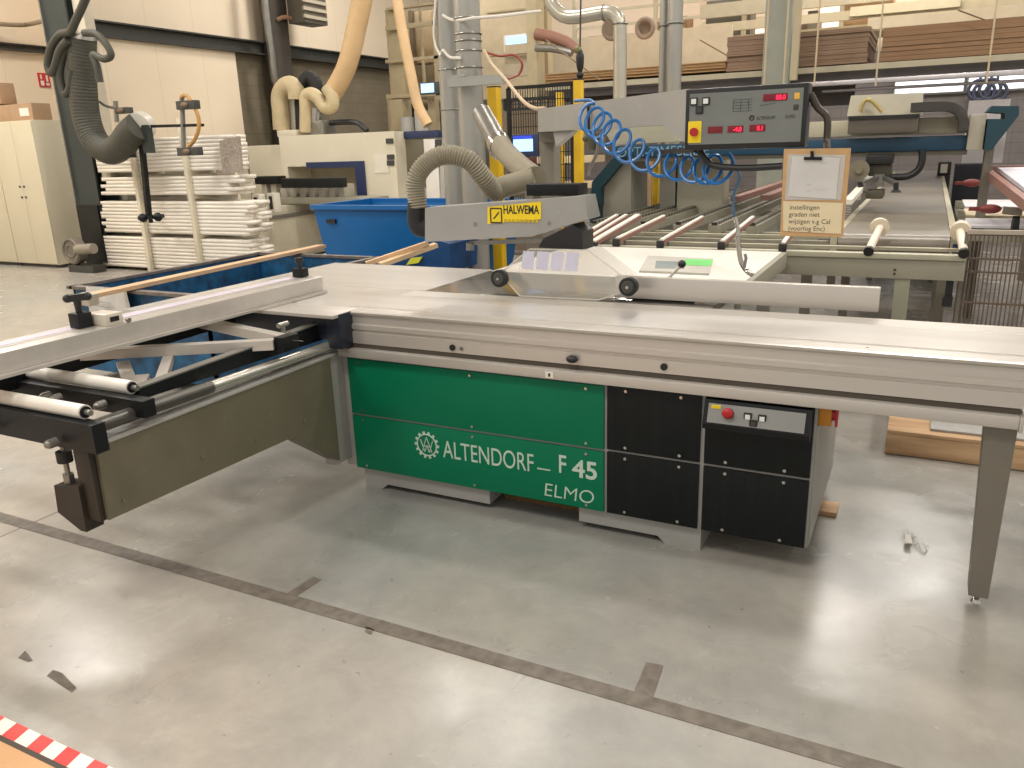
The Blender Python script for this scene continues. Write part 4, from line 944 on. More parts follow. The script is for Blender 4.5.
# ---- vertical ducts
d1 = thing('extraction_duct', 'left of the two tall galvanised extraction ducts behind the saw', 'duct', (-3.796, 6.4, 0))
x = -3.796; xt = -3.713
MB().cyl((x, 6.4, 0), (x, 6.4, 7.2), .108, seg=28).build('duct_tube', ductm, d1)
for z in (1.933, 2.259): MB().ring((x, 6.4, z), .11, .006, 'z').build('joint_band', zinc, d1)
d2 = thing('extraction_duct', 'right, nearer one of the two tall galvanised extraction ducts behind the saw', 'duct', (-3.471, 6.15, 0))
x = -3.471
MB().cyl((x, 6.15, 0), (x, 6.15, 7.2), .105, seg=28).build('duct_tube', ductm, d2)
for z in (2.494, 2.442, 2.367, 2.239, 2.612): MB().ring((x, 6.15, z), .108, .007, 'z').build('joint_band', zinc, d2)
t = MB().bar((-3.572, 5.980, 2.120), (-3.067, 5.980, 2.120), .06, .07).bar((-3.541, 5.980, 2.164), (-3.410, 5.980, 2.171), .03, .02).build('duct_bracket', M('bracket_grey', (168, 168, 160), .4, .4)); tag(t, 'pale grey clamp bracket bolted across the two extraction ducts', 'bracket')
t = MB().tube([(-3.759, 6.250, 2.678), (-3.663, 6.200, 2.633), (-3.471, 6.030, 2.589), (-3.325, 6.000, 2.587), (-3.249, 6.300, 2.629), (-3.211, 7.000, 2.745)], .012, 6, smooth=4).build('white_cable', white); tag(t, 'upper white cable tied round the extraction ducts', 'cable')
t = MB().tube([(-3.850, 6.300, 2.807), (-3.885, 6.300, 2.578), (-3.874, 6.300, 2.451), (-3.799, 6.250, 2.370), (-3.746, 6.200, 2.401), (-3.622, 6.100, 2.330), (-3.470, 6.000, 2.304)], .012, 6, smooth=6).build('white_cable', white); tag(t, 'lower white cable looping to the left side of the extraction ducts', 'cable')
t = MB().tube([(-3.293, 6.100, 2.344), (-3.158, 6.100, 2.304), (-3.032, 6.100, 2.302), (-2.964, 6.100, 2.238), (-2.993, 6.100, 2.159), (-3.042, 6.000, 2.119)], .010, 6, smooth=6).build('red_cable', M('faded_red_cable', (150, 70, 60), .5)); tag(t, 'red cable arcing right of the extraction ducts', 'cable')
t = MB().tube([(-3.301, 6.100, 2.359), (-3.180, 6.000, 2.239), (-2.958, 5.800, 2.097), (-2.534, 5.200, 1.912), (-2.256, 4.800, 1.838), (-2.090, 4.600, 1.825)], .012, 6, smooth=6).build('cream_cable', M('cream_cable', (204, 180, 148), .5)); tag(t, 'cream cable sagging from the ducts to the control panel beam', 'cable')

# ---- yellow posts and mesh guard panels
def ypost(q0, q1, y, label):
    t = thing('guard_post', label, 'post', ((q0 + q1) / 2, y, 0), 'yellow guard posts')
    return t
def yp(x0, x1, y, ztop, label):
    t = thing('guard_post', label, 'post', ((x0 + x1) / 2, y, 0))
    MB().box(x0, x1, y, y + (x1 - x0), .01, ztop, .003).build('tube', yellowp, t)
    MB().box(x0 - .05, x1 + .05, y - .04, y + (x1 - x0) + .04, 0, .012).build('foot_plate', yellowp, t)
    MB().box(x0, x1, y, y + (x1 - x0), ztop, ztop + .01).build('cap', black, t)
yp(-2.902, -2.829, 7.0, 2.152, 'tallest yellow guard post behind the control panel beam')
yp(-3.773, -3.705, 8.6, 2.163, 'slim yellow guard post left of the tallest one')
yp(-3.613, -3.518, 6.7, 2.118, 'yellow guard post just right of the extraction ducts')
yp(-2.744, -2.681, 8.9, 1.517, 'yellow guard post under the teal gantry beam')
def mesh(q0, q1, y, nx, nz, label, m=black, fr=True, r=.004, group=None):
    t = thing('mesh_panel', label, 'mesh panel', ((q0[0] + q1[0]) / 2, y, min(q0[1], q1[1])))
    x0, x1 = sorted((q0[0], q1[0])); z0, z1 = sorted((q0[1], q1[1]))
    mb = MB()
    for i in range(nx + 1):
        x = x0 + (x1 - x0) * i / nx; mb.bar((x, y, z0), (x, y, z1), r * 2, r * 2)
    for i in range(nz + 1):
        z = z0 + (z1 - z0) * i / nz; mb.bar((x0, y, z), (x1, y, z), r * 2.4, r * 2.4)
    mb.build('wire_mesh', m, t)
    if fr:
        mb = MB()
        for a_, b_ in (((x0, z0), (x1, z0)), ((x1, z0), (x1, z1)), ((x1, z1), (x0, z1)), ((x0, z1), (x0, z0))): mb.bar((a_[0], y, a_[1]), (b_[0], y, b_[1]), .03, .03)
        mb.build('frame', m, t)
mesh((-3.576, 0.967), (-2.924, 2.125), 7.05, 26, 10, 'black mesh guard between the monitor and the tallest yellow post', r=.003)
mesh((-4.462, 2.010), (-3.815, 2.118), 8.7, 14, 2, 'short black mesh strip behind the slim yellow post', r=.004)

# ---- monitor on post, far screens
mn = thing('monitor', 'small lit monitor with blue title bar behind the saw guard', 'monitor', (-2.871, 5.900, 1.503))
q0, q1 = (-2.977, 1.528), (-2.770, 1.696)
fbox(MB(), q0, q1, 5.9, .06, .006).build('bezel', navy, mn)
MB().box(q0[0] + .02, q1[0] - .02, 5.893, 5.9, q0[1] + .04, q1[1] - .035).build('screen', screen, mn)
MB().box(q0[0] + .02, q1[0] - .02, 5.891, 5.893, q1[1] - .035, q1[1] - .01).build('title_bar', screenb, mn)
MB().box(q0[0] + .01, q1[0] - .01, 5.86, 5.94, q0[1] - .06, q0[1] - .005, .004).build('keypad', M('dark_red_pad', (84, 34, 34), .5), mn)
MB().box((q0[0] + q1[0]) / 2 - .025, (q0[0] + q1[0]) / 2 + .025, 5.96, 6.0, 0, q1[1]).build('stand', greyd, mn)
t = thing('far_screen', 'small far lit screen hanging left of the extraction ducts', 'monitor', (-5.980, 9.500, 2.222))
fbox(MB(), (-6.132, 2.292), (-5.764, 2.444), 9.5, .06, .004).build('bezel', darkgrey, t)
fbox(MB(), (-6.101, 2.315), (-5.906, 2.428), 9.485, .012).build('screen', screen, t)

# ---- teal gantry of the panel store
GY = 8.0
gn = thing('storage_gantry', 'teal and beige overhead gantry beam of the panel store spanning the roller table', 'gantry', (-1.5, 8.2, 0))
q0, q1 = (-2.885, 1.441), (0.275, 1.458)
zb, zt = 1.460, 1.577
gx0, gx1 = -2.886, 0.271
tb_ = MB().box(gx0, gx1, GY, GY + .5, zb, zt, .008).build('teal_beam', teal, gn)
text('OPTI-TIMESLIDE', 'lettering', letterb, tb_, (-2.843 + .0, GY - .003, 1.469), .135, sx=.98, depth=.001)
MB().prism([(-2.929, 1.587), (-2.154, 1.603), (-2.358, 1.769), (-3.049, 1.777)], 'y', 8.1, 8.9).build('sloped_cover', M('pale_grey_green', (176, 172, 152), .5), gn)
bz0, bz1 = 1.598, 1.735
MB().box(-1.061, 0.374, GY + .1, GY + .45, bz0, bz1 + .0, .006).build('beige_beam', M('beige_beam', (182, 174, 150), .5), gn)
fbox(MB(), (0.259, 1.459), (0.378, 1.741), 7.95, .4, .006).build('end_plate', M('beige_end', (166, 160, 142), .5), gn)
MB().prism([(0.388, 1.457), (0.445, 1.456), (0.601, 1.722), (0.592, 1.791), (0.403, 1.801), (0.374, 1.756), (0.502, 1.742), (0.507, 1.696), (0.387, 1.701)], 'y', 7.9, 8.4).build('end_bracket', teald, gn)
MB().box(-0.672, -0.119, 7.85, 8.1, 1.619, 1.751, .006).build('trolley', M('brown_grey_box', (92, 84, 74), .5), gn)
MB().box(-0.671, -0.119, 7.83, 7.86, 1.738, 1.763).build('trolley_seal', black, gn)
MB().prism([(-0.717, 1.777), (-0.107, 1.760), (-0.118, 1.944), (-0.697, 1.950)], 'y', 8.2, 8.6).build('motor_cover', M('cream_cover', (196, 190, 170), .5), gn)
MB().tube([(-0.606, 8.150, 1.804), (-0.581, 8.150, 1.888), (-0.533, 8.150, 1.902), (-0.471, 8.150, 1.849), (-0.426, 8.150, 1.796)], .016, 8, smooth=4).build('yellow_hose', M('dull_yellow_hose', (170, 152, 92), .5), gn)
mb = MB(); pts = spline([Vector(p) for p in ((-0.193, 8.000, 1.815), (-0.048, 8.000, 1.817), (0.087, 8.000, 1.810), (0.165, 8.000, 1.775), (0.211, 8.000, 1.701), (0.221, 8.000, 1.613))], 6)
for a_, b_ in zip(pts, pts[1:]): mb.bar(a_, b_, .3, .075, (0, 0, 1) if abs((b_ - a_).normalized().z) < .7 else (1, 0, 0))
mb.build('energy_chain', M('energy_chain_grey', (58, 54, 50), .6), gn)
MB().box(gx0, gx1, GY + .02, GY + .45, zb - .04, zb - .002).build('under_rail', M('under_rail_grey', (96, 92, 80), .6), gn)
MB().prism([(-3.122, 0.984), (-3.000, 0.984), (-3.000, 1.166), (-2.743, 1.449), (-2.871, 1.461), (-3.099, 1.227)], 'y', 7.96, 8.2).box(-3.123, -3.011, 7.96, 8.2, .0, 1.004).build('teal_leg', teald, gn)
MB().prism([(-3.090, 0.410), (-2.698, 0.402), (-2.711, 1.436), (-2.806, 1.437), (-3.045, 1.181)], 'y', 8.05, 8.6).build('leg_cover', M('leg_grey', (146, 142, 128), .5), gn)
MB().prism([(-3.098, 0.386), (-2.738, 0.398), (-2.805, 0.396)], 'y', 8.07, 8.08) if False else None
MB().box(-3.064, -2.728, 8.1, 8.55, 0, .5).build('leg_foot', greyd, gn)
MB().box(-2.504, -2.343, 8.4, 8.6, 0, zb).build('rear_leg', ductm, gn)
MB().box(-2.322, -1.855, 8.4, 8.7, 0, zb).build('rear_cabinet', M('rear_cabinet_grey', (170, 166, 148), .5), gn)
MB().box(0.408 , 0.473, 8.1, 8.3, 0, 1.694).build('right_leg', greyd, gn)
# suction head
sh = thing('vacuum_gripper', 'black vacuum suction head hanging under the teal gantry beam', 'suction head', (-0.363, 7.900, 1.078))
fbox(MB(), (-0.501, 1.361), (-0.286, 1.441), 7.8, .3, .01).build('head_block', black, sh)
fbox(MB(), (-0.476, 1.259), (-0.293, 1.358), 7.85, .2, .01).build('valve_block', M('dirty_grey_valve', (72, 68, 56), .5), sh)
MB().cyl((-0.543, 7.750, 1.317), (-0.554, 7.900, 1.311), .085, seg=24).cyl((-0.540, 7.700, 1.319), (-0.543, 7.750, 1.317), .03).build('pulley', M('pulley_grey', (120, 112, 92), .5), sh)
mb = MB()
mb.bar((-0.379, 7.900, 1.258), (-0.496, 7.700, 1.185), .05, .03).bar((-0.363, 7.900, 1.257), (-0.239, 7.700, 1.199), .05, .03).bar((-0.381, 7.900, 1.275), (-0.380, 7.900, 1.172), .12, .08)
mb.build('spider_arms', zinc, sh)
for a_, b_ in (((-0.523, 7.700, 1.218), (-0.517, 7.700, 1.151)), ((-0.240, 7.700, 1.208), (-0.235, 7.700, 1.150))): MB().cyl(a_, b_, .02, .02).cyl(b_, Vector(b_) - Vector((0, 0, .02)), .03, .045).build('suction_cup', rubber, sh)
MB().box(-0.468, -0.332, 7.7, 8.0, 1.076, 1.144, .01).build('gripper_plate', M('gripper_olive', (84, 78, 60), .5), sh)
MB().tube([(-0.347, 7.900, 1.257), (-0.259, 7.900, 1.248), (-0.158, 7.900, 1.255), (-0.086, 7.900, 1.304), (-0.063, 7.900, 1.386), (-0.072, 7.900, 1.469)], .03, 10, smooth=6).build('black_tube', black, sh)
o = MB().bar((-0.550, 7.000, 1.101), (-0.483, 8.600, 1.226), .06, .04).build('guide_bar', whiteprof); tag(o, 'white perforated guide bar leaning up beside the suction head', 'bar')

# ---- roller / rail table in front of the gantry
rt = thing('infeed_table', 'grey-green infeed frame of the panel store standing behind the white table', 'machine table', (-.9, 6.2, 0))
tz0, tz1 = 0.759, 0.904
tx0, tx1 = -2.158, 0.254
fb = MB().box(tx0, tx1, 5.5, 5.56, .745, .868, .003).build('front_beam', machgrey, rt)
MB().box(tx0, tx1, 5.485, 5.56, .868, .90, .003).build('front_rail', M('pale_rail', (178, 174, 152), .45), rt)
MB().box(tx0, tx1, 5.80, 5.85, .88, .90).box(tx0, -.62, 6.55, 6.6, .86, .88).build('cross_rail', M('pale_rail_b', (176, 170, 148), .45), rt)
MB().box(tx0, -.62, 6.4, 6.45, .70, .86).build('rear_beam', machgrey, rt)
for x in (tx0 + .4, -0.120):
    MB().box(x - .0, x + .085, 5.51, 5.58, 0, .745, .003).build('leg', M('leg_grey_green', (148, 148, 128), .5), rt)
MB().box(-.9, .1, 5.9, 5.95, .3, .38).box(-1.9, -.9, 5.9, 5.95, .3, .38).build('lower_brace', M('lower_brace_grey', (120, 114, 98), .5), rt)
MB().box(0.122, 0.180, 5.9, 6.0, 0, .74).build('leg', greyd, rt)
MB().box(tx1 - .09, tx1 - .05, 5.52, 5.56, .60, .745).build('adjusting_bracket', black, rt)
MB().box(tx1 - .10, tx1 - .045, 5.5, 5.56, .585, .645).build('bracket_foot', black, rt)
for x in (-0.127, ): 
    for z in (.80, .775): MB().cyl((x, 5.499, z), (x, 5.495, z), .007, seg=8).build('hole', black, fb)
# rods lying on the infeed table
def rod(p0, p1, label, w=.03, group=None, cap=True, wide=False):
    p0, p1 = Vector(p0), Vector(p1); t = thing('support_rod', label, 'rod', tuple((p0 + p1) / 2))
    MB().bar(p0, p1, w, .03).build('rose_profile', pink, t)
    u = Vector((0, 0, .02)); MB().bar(p0 + u, p1 + u, w * .8, .012).build('white_strip', whiteprof, t)
    if cap:
        d = (p1 - p0).normalized(); MB().bar(p0 - d * .03 - u * .4, p0 - u * .4, w * 1.6, .05).build('end_cap', black, t)
    MB().cyl(p0 + (p1 - p0) * .15, p0 + (p1 - p0) * .15 + Vector((0, 0, -.08)), .012, seg=8).build('pin', zinc, t)
    return t
rod((-2.252, 5.500, 0.935), (-2.342, 6.600, 1.001), 'leftmost of the close-set rose and white support rods', cap=False)
rod((-2.189, 5.500, 0.922), (-2.261, 6.600, 1.002), 'second rose and white support rod from the left, close beside the first', cap=False)
rod((-2.135, 5.500, 0.909), (-2.155, 6.600, 1.003), 'wide rose and white support rod, third from the left', w=.05)
rod((-1.950, 5.500, 0.935), (-1.930, 6.600, 0.998), 'rose and white support rod just right of the close-set three')
rod((-1.626, 5.500, 0.929), (-1.612, 6.600, 0.993), 'rose and white support rod behind the small green-striped board')
rod((-1.202, 5.500, 0.932), (-1.207, 6.600, 0.997), 'rose and white support rod crossed by the hanging blow gun')
rod((-0.805, 5.500, 0.929), (-0.851, 6.600, 0.979), 'support rod mostly hidden behind the clipboard')
for a_, b_, c_, l in (((-0.286, 5.500, 0.918), (-0.255, 5.950, 1.009), (-0.263, 6.000, 1.010), 'cream peg with round disc before the dark belt, right of the clipboard'), ((0.236, 5.500, 0.921), (0.219, 5.950, 0.991), (0.225, 6.000, 0.999), 'cream peg with round disc at the right corner of the infeed frame')):
    t = thing('stop_peg', l, 'peg', a_)
    MB().cyl(a_, b_, .025, .025).build('peg', M('cream_peg', (222, 210, 190), .5) if 'cream_peg' not in bpy.data.materials else bpy.data.materials['cream_peg'], t)
    MB().cyl(Vector(b_), Vector(c_) + Vector((0, .04, 0)), .06, .06, 20).build('disc', M('cream_disc', (222, 208, 184), .5) if 'cream_disc' not in bpy.data.materials else bpy.data.materials['cream_disc'], t)
    MB().cyl(Vector(a_) - Vector((0, .03, .008)), a_, .03, .03).build('end_cap', black, t)
# long chain rails running back
chainm = M('roller_chain', (150, 146, 134), .4, .5, var=.1, scale=10, seams=[(1, .09, .04, (66, 62, 54), 0)])
rails = [(630, 222, 735, 165), (660, 222, 762, 172), (690, 222, 790, 175), (735, 218, 815, 178), (775, 216, 845, 172)]
def chain_rail(p0, p1, label):
    p0, p1 = Vector(p0), Vector(p1); t = thing('chain_rail', label, 'rail', tuple((p0 + p1) / 2))
    MB().bar(p0, p1, .09, .07).build('rail_body', machgrey, t)
    up = Vector((0, 0, .045)); MB().bar(p0 + up, p1 + up, .045, .025).build('chain', chainm, t)
X_ = [-2.363, -2.140, -1.835, -1.535, -1.230, -2.591]
for x, l in zip(X_, ('second chain rail from the left behind the infeed frame', 'third chain rail from the left behind the infeed frame', 'middle chain rail crossing behind the blow gun', 'chain rail right of the hanging blow gun', 'chain rail half hidden behind the clipboard', 'leftmost chain rail beside the grey gantry leg')):
    chain_rail((x, 6.7, .9), (x + .0, 11.5, .9), l)
t = thing('rail_support', 'pale cross supports carrying the chain rails', 'support', (-1.6, 9, 0))
for y in (6.9, 9.0, 11.4):
    MB().box(-2.9, -.75, y, y + .06, .80, .86).build('cross_beam', M('pale_cross', (166, 162, 142), .5) if 'pale_cross' not in bpy.data.materials else bpy.data.materials['pale_cross'], t)
    for x in (-2.8, -.85): MB().box(x, x + .08, y, y + .06, 0, .8).build('leg', greyd, t)
for a_, b_, l in (((-1.766, 8.600, 1.011), (-1.504, 10.500, 1.091), 'rose coloured bar behind the blow gun, left one'), ((-1.431, 8.400, 1.035), (-1.319, 10.000, 1.081), 'rose coloured bar behind the clipboard, right one')):
    tag(MB().bar(a_, b_, .09, .05).build('rose_bar', pink), l, 'bar')
# belt conveyor
bc = thing('belt_conveyor', 'wide dark belt conveyor running away behind the infeed frame', 'conveyor', (-.2, 10, 0))
bx0, bx1 = -.52, .17
pb = [(6.05, .90), (6.0, .93), (5.98, .97 - .01)]
mb = MB(); ring_ = []
ys0, ys1, zc, rr = 6.12, 16.5, .875, .075
prof_ = [(ys0 + rr * math.cos(a), zc + rr * math.sin(a)) for a in [PI / 2 + PI * k / 12 for k in range(13)]] + [(ys1 + rr * math.cos(a), zc + rr * math.sin(a)) for a in [-PI / 2 + PI * k / 12 for k in range(13)]]
mb.prism(prof_, 'x', bx0, bx1); mb.build('belt', belt, bc)
MB().box(bx0 - .05, bx0 - .005, 6.05, 16.5, .80, .945).build('side_rail', M('side_rail_beige', (190, 182, 158), .5), bc)
MB().box(bx1 + .005, bx1 + .05, 6.05, 16.5, .80, .945).build('side_rail', M('side_rail_beige_b', (190, 182, 158), .5), bc)
MB().cyl((bx1 + .02, 6.1, .87), (bx1 + .075, 6.1, .87), .06).build('bearing_cover', navy, bc)
for y in (6.6, 10, 14):
    for x in (bx0, bx1 - .06): MB().box(x, x + .06, y, y + .06, 0, .8).build('leg', greyd, bc)
# panel trolley right
tr = thing('panel_trolley', 'grey slatted table right of the belt carrying white panels', 'table', (.9, 8, 0))
for k, (py_, y) in enumerate(((215, 7.3), (200, 8.2), (190, 9.2), (180, 10.4))):
    z = [0.972, 1.031, 1.076, 1.103][k]
    MB().box(.3, [1.0, 1.0, 1.1, 1.2][k], y, y + .08, .78, .86).build('cross_beam', machgrey, tr)
MB().box(.3, .36, 7.3, 10.5, .70, .78).box(1.0, 1.06, 7.3, 10.5, .70, .78).build('long_beam', greyd, tr)
for x in (.3, 1.0):
    for y in (7.4, 10.4): MB().box(x, x + .06, y, y + .06, 0, .7).build('leg', greyd, tr)
tag(MB().box(.32, .9, 7.45, 8.1, .865, .885).build('white_sheet', M('cool_white_panel', (226, 222, 226), .5)), 'front white panel lying on the slatted table right of the belt', 'panel')
tag(MB().box(.34, .9, 8.35, 9.1, .865, .885).build('white_sheet', M('cream_panel', (226, 206, 170), .5)), 'cream panel lying on the slatted table behind the front white one', 'panel')
tag(MB().box(.36, 1.0, 9.35, 10.3, .865, .885).build('white_sheet', M('cool_white_panel_b', (230, 226, 228), .5)), 'rearmost white panel lying on the slatted table', 'panel')
for p, l in (((0.470, 7.600, 1.004), 'front red clamp on the slatted table'), ((0.391, 9.300, 1.117), 'rear red clamp on the slatted table')):
    tag(MB().sphere(p, .085, (1.0, .5, .45)).bar(Vector(p) + Vector((-.15, 0, 0)), p, .03, .03).build('red_clamp', M('dull_red', (122, 50, 48), .6) if 'dull_red' not in bpy.data.materials else bpy.data.materials['dull_red']), l, 'clamp')
# rose framed cart at right edge
ca = thing('panel_cart', 'rose framed tilted panel cart with black castor at the right picture edge', 'cart', (1.2, 7, 0))
p0, p1 = Vector((0.450, 8.400, 1.259)), Vector((0.635, 5.900, 1.107))
MB().bar(p0, p1, .05, .07).build('side_bar', pink, ca)
p2 = p0 + Vector((1.6, .3, .0)); p3 = p1 + Vector((1.6, 0, 0))
MB().bar(p0, p2, .07, .10).bar(p1, p3, .06, .08).build('cross_bar', pink, ca)
mb = MB(); V = mb._v([p0 + Vector((.08, -.1, .04)), p1 + Vector((.06, .1, .04)), p3 + Vector((0, .1, .04)), p2 + Vector((0, -.1, .04))]); mb.bm.faces.new(V)
V2 = mb._v([v.co - Vector((0, 0, .03)) for v in V]); mb.bm.faces.new(V2[::-1])
for i in range(4): mb.bm.faces.new([V[i], V2[i], V2[(i + 1) % 4], V[(i + 1) % 4]])
mb.build('bed_panel', M('cool_white_bed', (222, 218, 226), .5), ca)
q = Vector((0.571, 6.600, 0.983)); q = Vector((q.x, q.y, .93))
w = Vector((0.582, 6.700, 0.960))
MB().bar((0.495, 6.700, 1.070), (0.611, 6.700, 1.057), .08, .05).build('castor_arm', greyd, ca)
MB().cyl(Vector(w) + Vector((-.02, 0, 0)), Vector(w) + Vector((.02, 0, 0)), .07, seg=20).build('castor', rubber, ca)
for q_ in ((p3.x - .1, p3.y + .1, p3.z), (p2.x - .1, p2.y, p2.z), (p0.x + .9, p0.y, p0.z)): MB().bar((q_[0], q_[1], 0), q_, .05, .05).build('leg', greyd, ca)
# wire mesh guard on the right
t = thing('wire_fence', 'low dark wire fence standing on the floor right of the infeed frame', 'fence', (.9, 5.75, 0))
fx0 = .245; mb = MB()
for i in range(66): x = fx0 + i * .0232; mb.bar((x, 5.6, .02), (x, 5.6, 1.015), .0075, .0075)
for z in (.02, .34, .60, .79, .87, 1.015): mb.bar((fx0, 5.6, z), (fx0 + 1.52, 5.6, z), .012, .012)
mb.build('wire_mesh', M('brown_wire', (104, 88, 74), .5), t)
MB().bar((fx0, 5.6, 1.03), (fx0 + 1.55, 5.6, 1.03), .03, .025).build('top_rail', M('pale_top_rail', (176, 164, 148), .5), t)
for x in (fx0, fx0 + 1.5): MB().bar((x, 5.6, 0), (x, 5.6, 1.03), .02, .02).build('post', greyd, t)
# white boards and odds at the back right
tag(MB().box(0.506, 1.142, 17, 17.05, 1.045, 2.114, .004).build('white_board', M('cool_white_board', (232, 228, 232), .5)), 'tall white board standing far back behind the teal end bracket', 'board')
tag(MB().box(0.406, 0.881, 16.5, 17.0, 0.0, 1.049, .01).build('dark_cabinet', M('blue_black_cabinet', (52, 54, 66), .5)), 'low blue-black cabinet far back right', 'cabinet')
t = thing('waste_stand', 'black waste stand with a white notice far back right', 'stand', (0.230, 14.500, 0.944))
fbox(MB(), (0.119, 0.945), (0.303, 1.153), 14.5, .3, .02).build('bin_body', black, t)
fbox(MB(), (0.156, 0.991), (0.251, 1.125), 14.48, .02).build('notice', paper, t)
MB().box(0.162, 0.301, 14.5, 14.7, 0, 0.944).build('stand_foot', black, t)
t = thing('cable_coils', 'dark blue cable coils hanging high on the far wall', 'cables', (0.951, 20.900, 2.286))
for k, p in enumerate(((0.783, 20.900, 2.438), (0.882, 20.900, 2.392), (0.987, 20.900, 2.446), (1.107, 20.900, 2.379))): MB().ring(p, .2, .035).bar(Vector(p) + Vector((0, 0, .2)), Vector(p) + Vector((0, 0, .6)), .05, .05).build('coil', M('coil_blue', (70, 76, 96), .6) if 'coil_blue' not in bpy.data.materials else bpy.data.materials['coil_blue'], t)

# ---- mezzanine / board store across the back
MY = 12.0
mz = thing('storage_mezzanine', 'long grey steel mezzanine carrying board stacks across the back of the hall', 'mezzanine', (-.5, 13, 0))
mx0, mx1 = -5.443, 8.9
zt_ = 2.484; zm_ = 2.364
za = 2.486; zb2 = 2.412; zc2 = 2.314
MB().box(mx0, mx1, MY, MY + .05, zb2, za).build('edge_beam', M('edge_cream', (176, 168, 144), .45), mz)
MB().box(mx0, mx1, MY + .1, MY + 2.6, zb2 + .03, za - .005).build('deck', M('deck_grey', (150, 140, 122), .7), mz)
MB().box(mx0, mx1, MY + .12, MY + .16, zc2 - .02, zb2 + .0).build('web', M('web_dark', (88, 82, 80), .6), mz)
t = MB().box(-3.027, mx1, MY - .02, MY + .1, 2.240, 2.302, .01).build('lower_flange', M('bright_flange', (206, 202, 204), .25, .6), mz)  # strip-light reflection on the beam edge put into the pale colour
t = MB().box(-1.412, mx1, MY + .2, MY + .3, 2.165, 2.202, .01).build('lower_flange', M('flange_reflection_b', (176, 170, 172), .25, .6), mz)  # second reflected line, likewise painted as a pale tone
for x in (-2.003, ): MB().box(x - .14, x + .2, 11.8, 12.05, 0, 6.5).build('post', M('post_grey_green', (150, 152, 140), .45), mz)
MB().box(-1.753, -1.666, 11.6, 11.7, 2.315, 6.5).build('post', M('post_beige', (180, 168, 138), .45), mz)
for x in (-5.0, 3.5, 7.8): MB().box(x, x + .2, 13.5, 13.7, 0, zb2).build('post', greyd, mz)
MB().box(mx0, -3.103, 12.3, 12.34, 2.242, zb2).build('dark_infill', M('infill_dark', (78, 70, 60), .7), mz)
MB().box(-3.178, -1.026, 12.6, 12.64, 2.005, zb2).build('dark_infill', M('infill_dark_b', (96, 88, 88), .7), mz)
# upper level rails
def rails_(y, pz, x0, x1, m, name, label, h=.16):
    o = MB().box(x0, x1, y, y + .08, pz, pz + h).build(name, m); tag(o, label, 'beam'); return o
rails_(15.0, 3.615, -3.829, 8.9, M('upper_beam', (196, 184, 156), .5), 'steel_beam', 'upper pale steel beam across the back above the board stacks', .22)
rails_(15.0, 3.381, -3.820, 8.9, M('upper_beam_b', (206, 192, 160), .5), 'steel_beam', 'second pale steel beam just above the brown board stacks', .14)
rails_(14.9, 3.417, -1.388, 0.166, M('yellow_beam', (226, 214, 180), .5), 'steel_beam', 'short yellowish beam at the top right', .14)
# board stacks
def stack(q0, q1, y, d, m, label, name='board_stack'):
    n_ = 7; t = thing(name, label, 'board stack', ((q0[0] + q1[0]) / 2, y + d / 2, min(q0[1], q1[1])))
    z0, z1 = sorted((q0[1], q1[1])); h = (z1 - z0) / n_
    for k in range(n_):
        j = random.uniform(-.012, .012)
        MB().box(q0[0] + j, q1[0] + j, y + random.uniform(-.02, .02), y + d, z0 + k * h, z0 + (k + 1) * h - .004).build('board_pack', m, t)
stack((-2.686, 2.507), (-2.141, 2.963), 12.1, 1.6, boardm, 'brown board stack on the mezzanine left of the grey post')
stack((-1.990, 2.510), (-0.875, 2.951), 12.15, 1.6, boardm, 'brown board stack on the mezzanine right of the grey post')
stack((-0.715, 2.501), (1.460, 2.911), 12.1, 1.8, M('brown_board', (144, 112, 82), .75, var=.1, scale=2, stretch=(.3, 1, 20)), 'longest brown board stack at the right end of the mezzanine')
stack((-5.533, 2.536), (-2.716, 2.669), 12.2, 1.6, M('tan_board', (178, 142, 98), .75, var=.08, scale=2), 'low tan board stack on the left part of the mezzanine')
# pale material behind the posts
tag(MB().box(-7.250, -3.092, 14.2, 14.3, 2.838, 3.393).build('cream_sheet', M('cream_back_panel', (206, 192, 166), .6)), 'long cream panel behind the low tan board stack', 'panel')
tag(MB().box(-8.050, 8.9, 16.8, 16.9, 3.026, 4.592).build('upper_wall', peach), 'pale peach wall panel high at the back of the hall', 'panel')
tag(MB().box(-5.826, -3.915, 15.4, 15.5, 3.188, 3.462).build('parapet', M('beige_grey_panel', (190, 170, 138), .6)), 'beige grey parapet behind the twin grey pipes', 'panel')
for q0, q1, y, l, m in (((-3.460, 3.341), (-3.231, 3.588), 15.5, 'left grey-brown crate on the upper level', greyd), ((-2.114, 3.341), (-1.952, 3.639), 15.5, 'tall grey bundle standing on the upper level', greyd)):
    tag(fbox(MB(), q0, q1, y, .6, .02).build('stored_bundle', m), l, 'bundle')
for x0, x1, l in ((-4.036, -2.792, 'left'), ):
    tag(MB().box(x0, x1, 15.8, 15.9, 3.820, 4.149).build('upper_wall', M('pink_white_panel', (244, 214, 190), .6)), 'pink-white panel above the left board stack', 'panel')
for k, (q0, q1, l) in enumerate((((-4.139, 3.338), (-2.961, 3.711), 'left'), ((-2.053, 3.277), (-1.556, 3.813), 'middle'), ((0.196, 3.503), (1.163, 3.802), 'right'))):
    wv = thing('rooflight_window', l + ' one of three pale pinkish lit windows high at the back', 'window', (q0[0], 16.6, q0[1]))
    fbox(MB(), (q0[0] - .06, q0[1] - .06), (q1[0] + .06, q1[1] + .06), 16.66, .1).build('frame', M('window_frame_cream', (206, 190, 160), .5) if 'window_frame_cream' not in bpy.data.materials else bpy.data.materials['window_frame_cream'], wv)
    fbox(MB(), q0, q1, 16.62, .04).build('pane', EM('pink_daylight', (246, 222, 206), .9) if 'pink_daylight' not in bpy.data.materials else bpy.data.materials['pink_daylight'], wv)
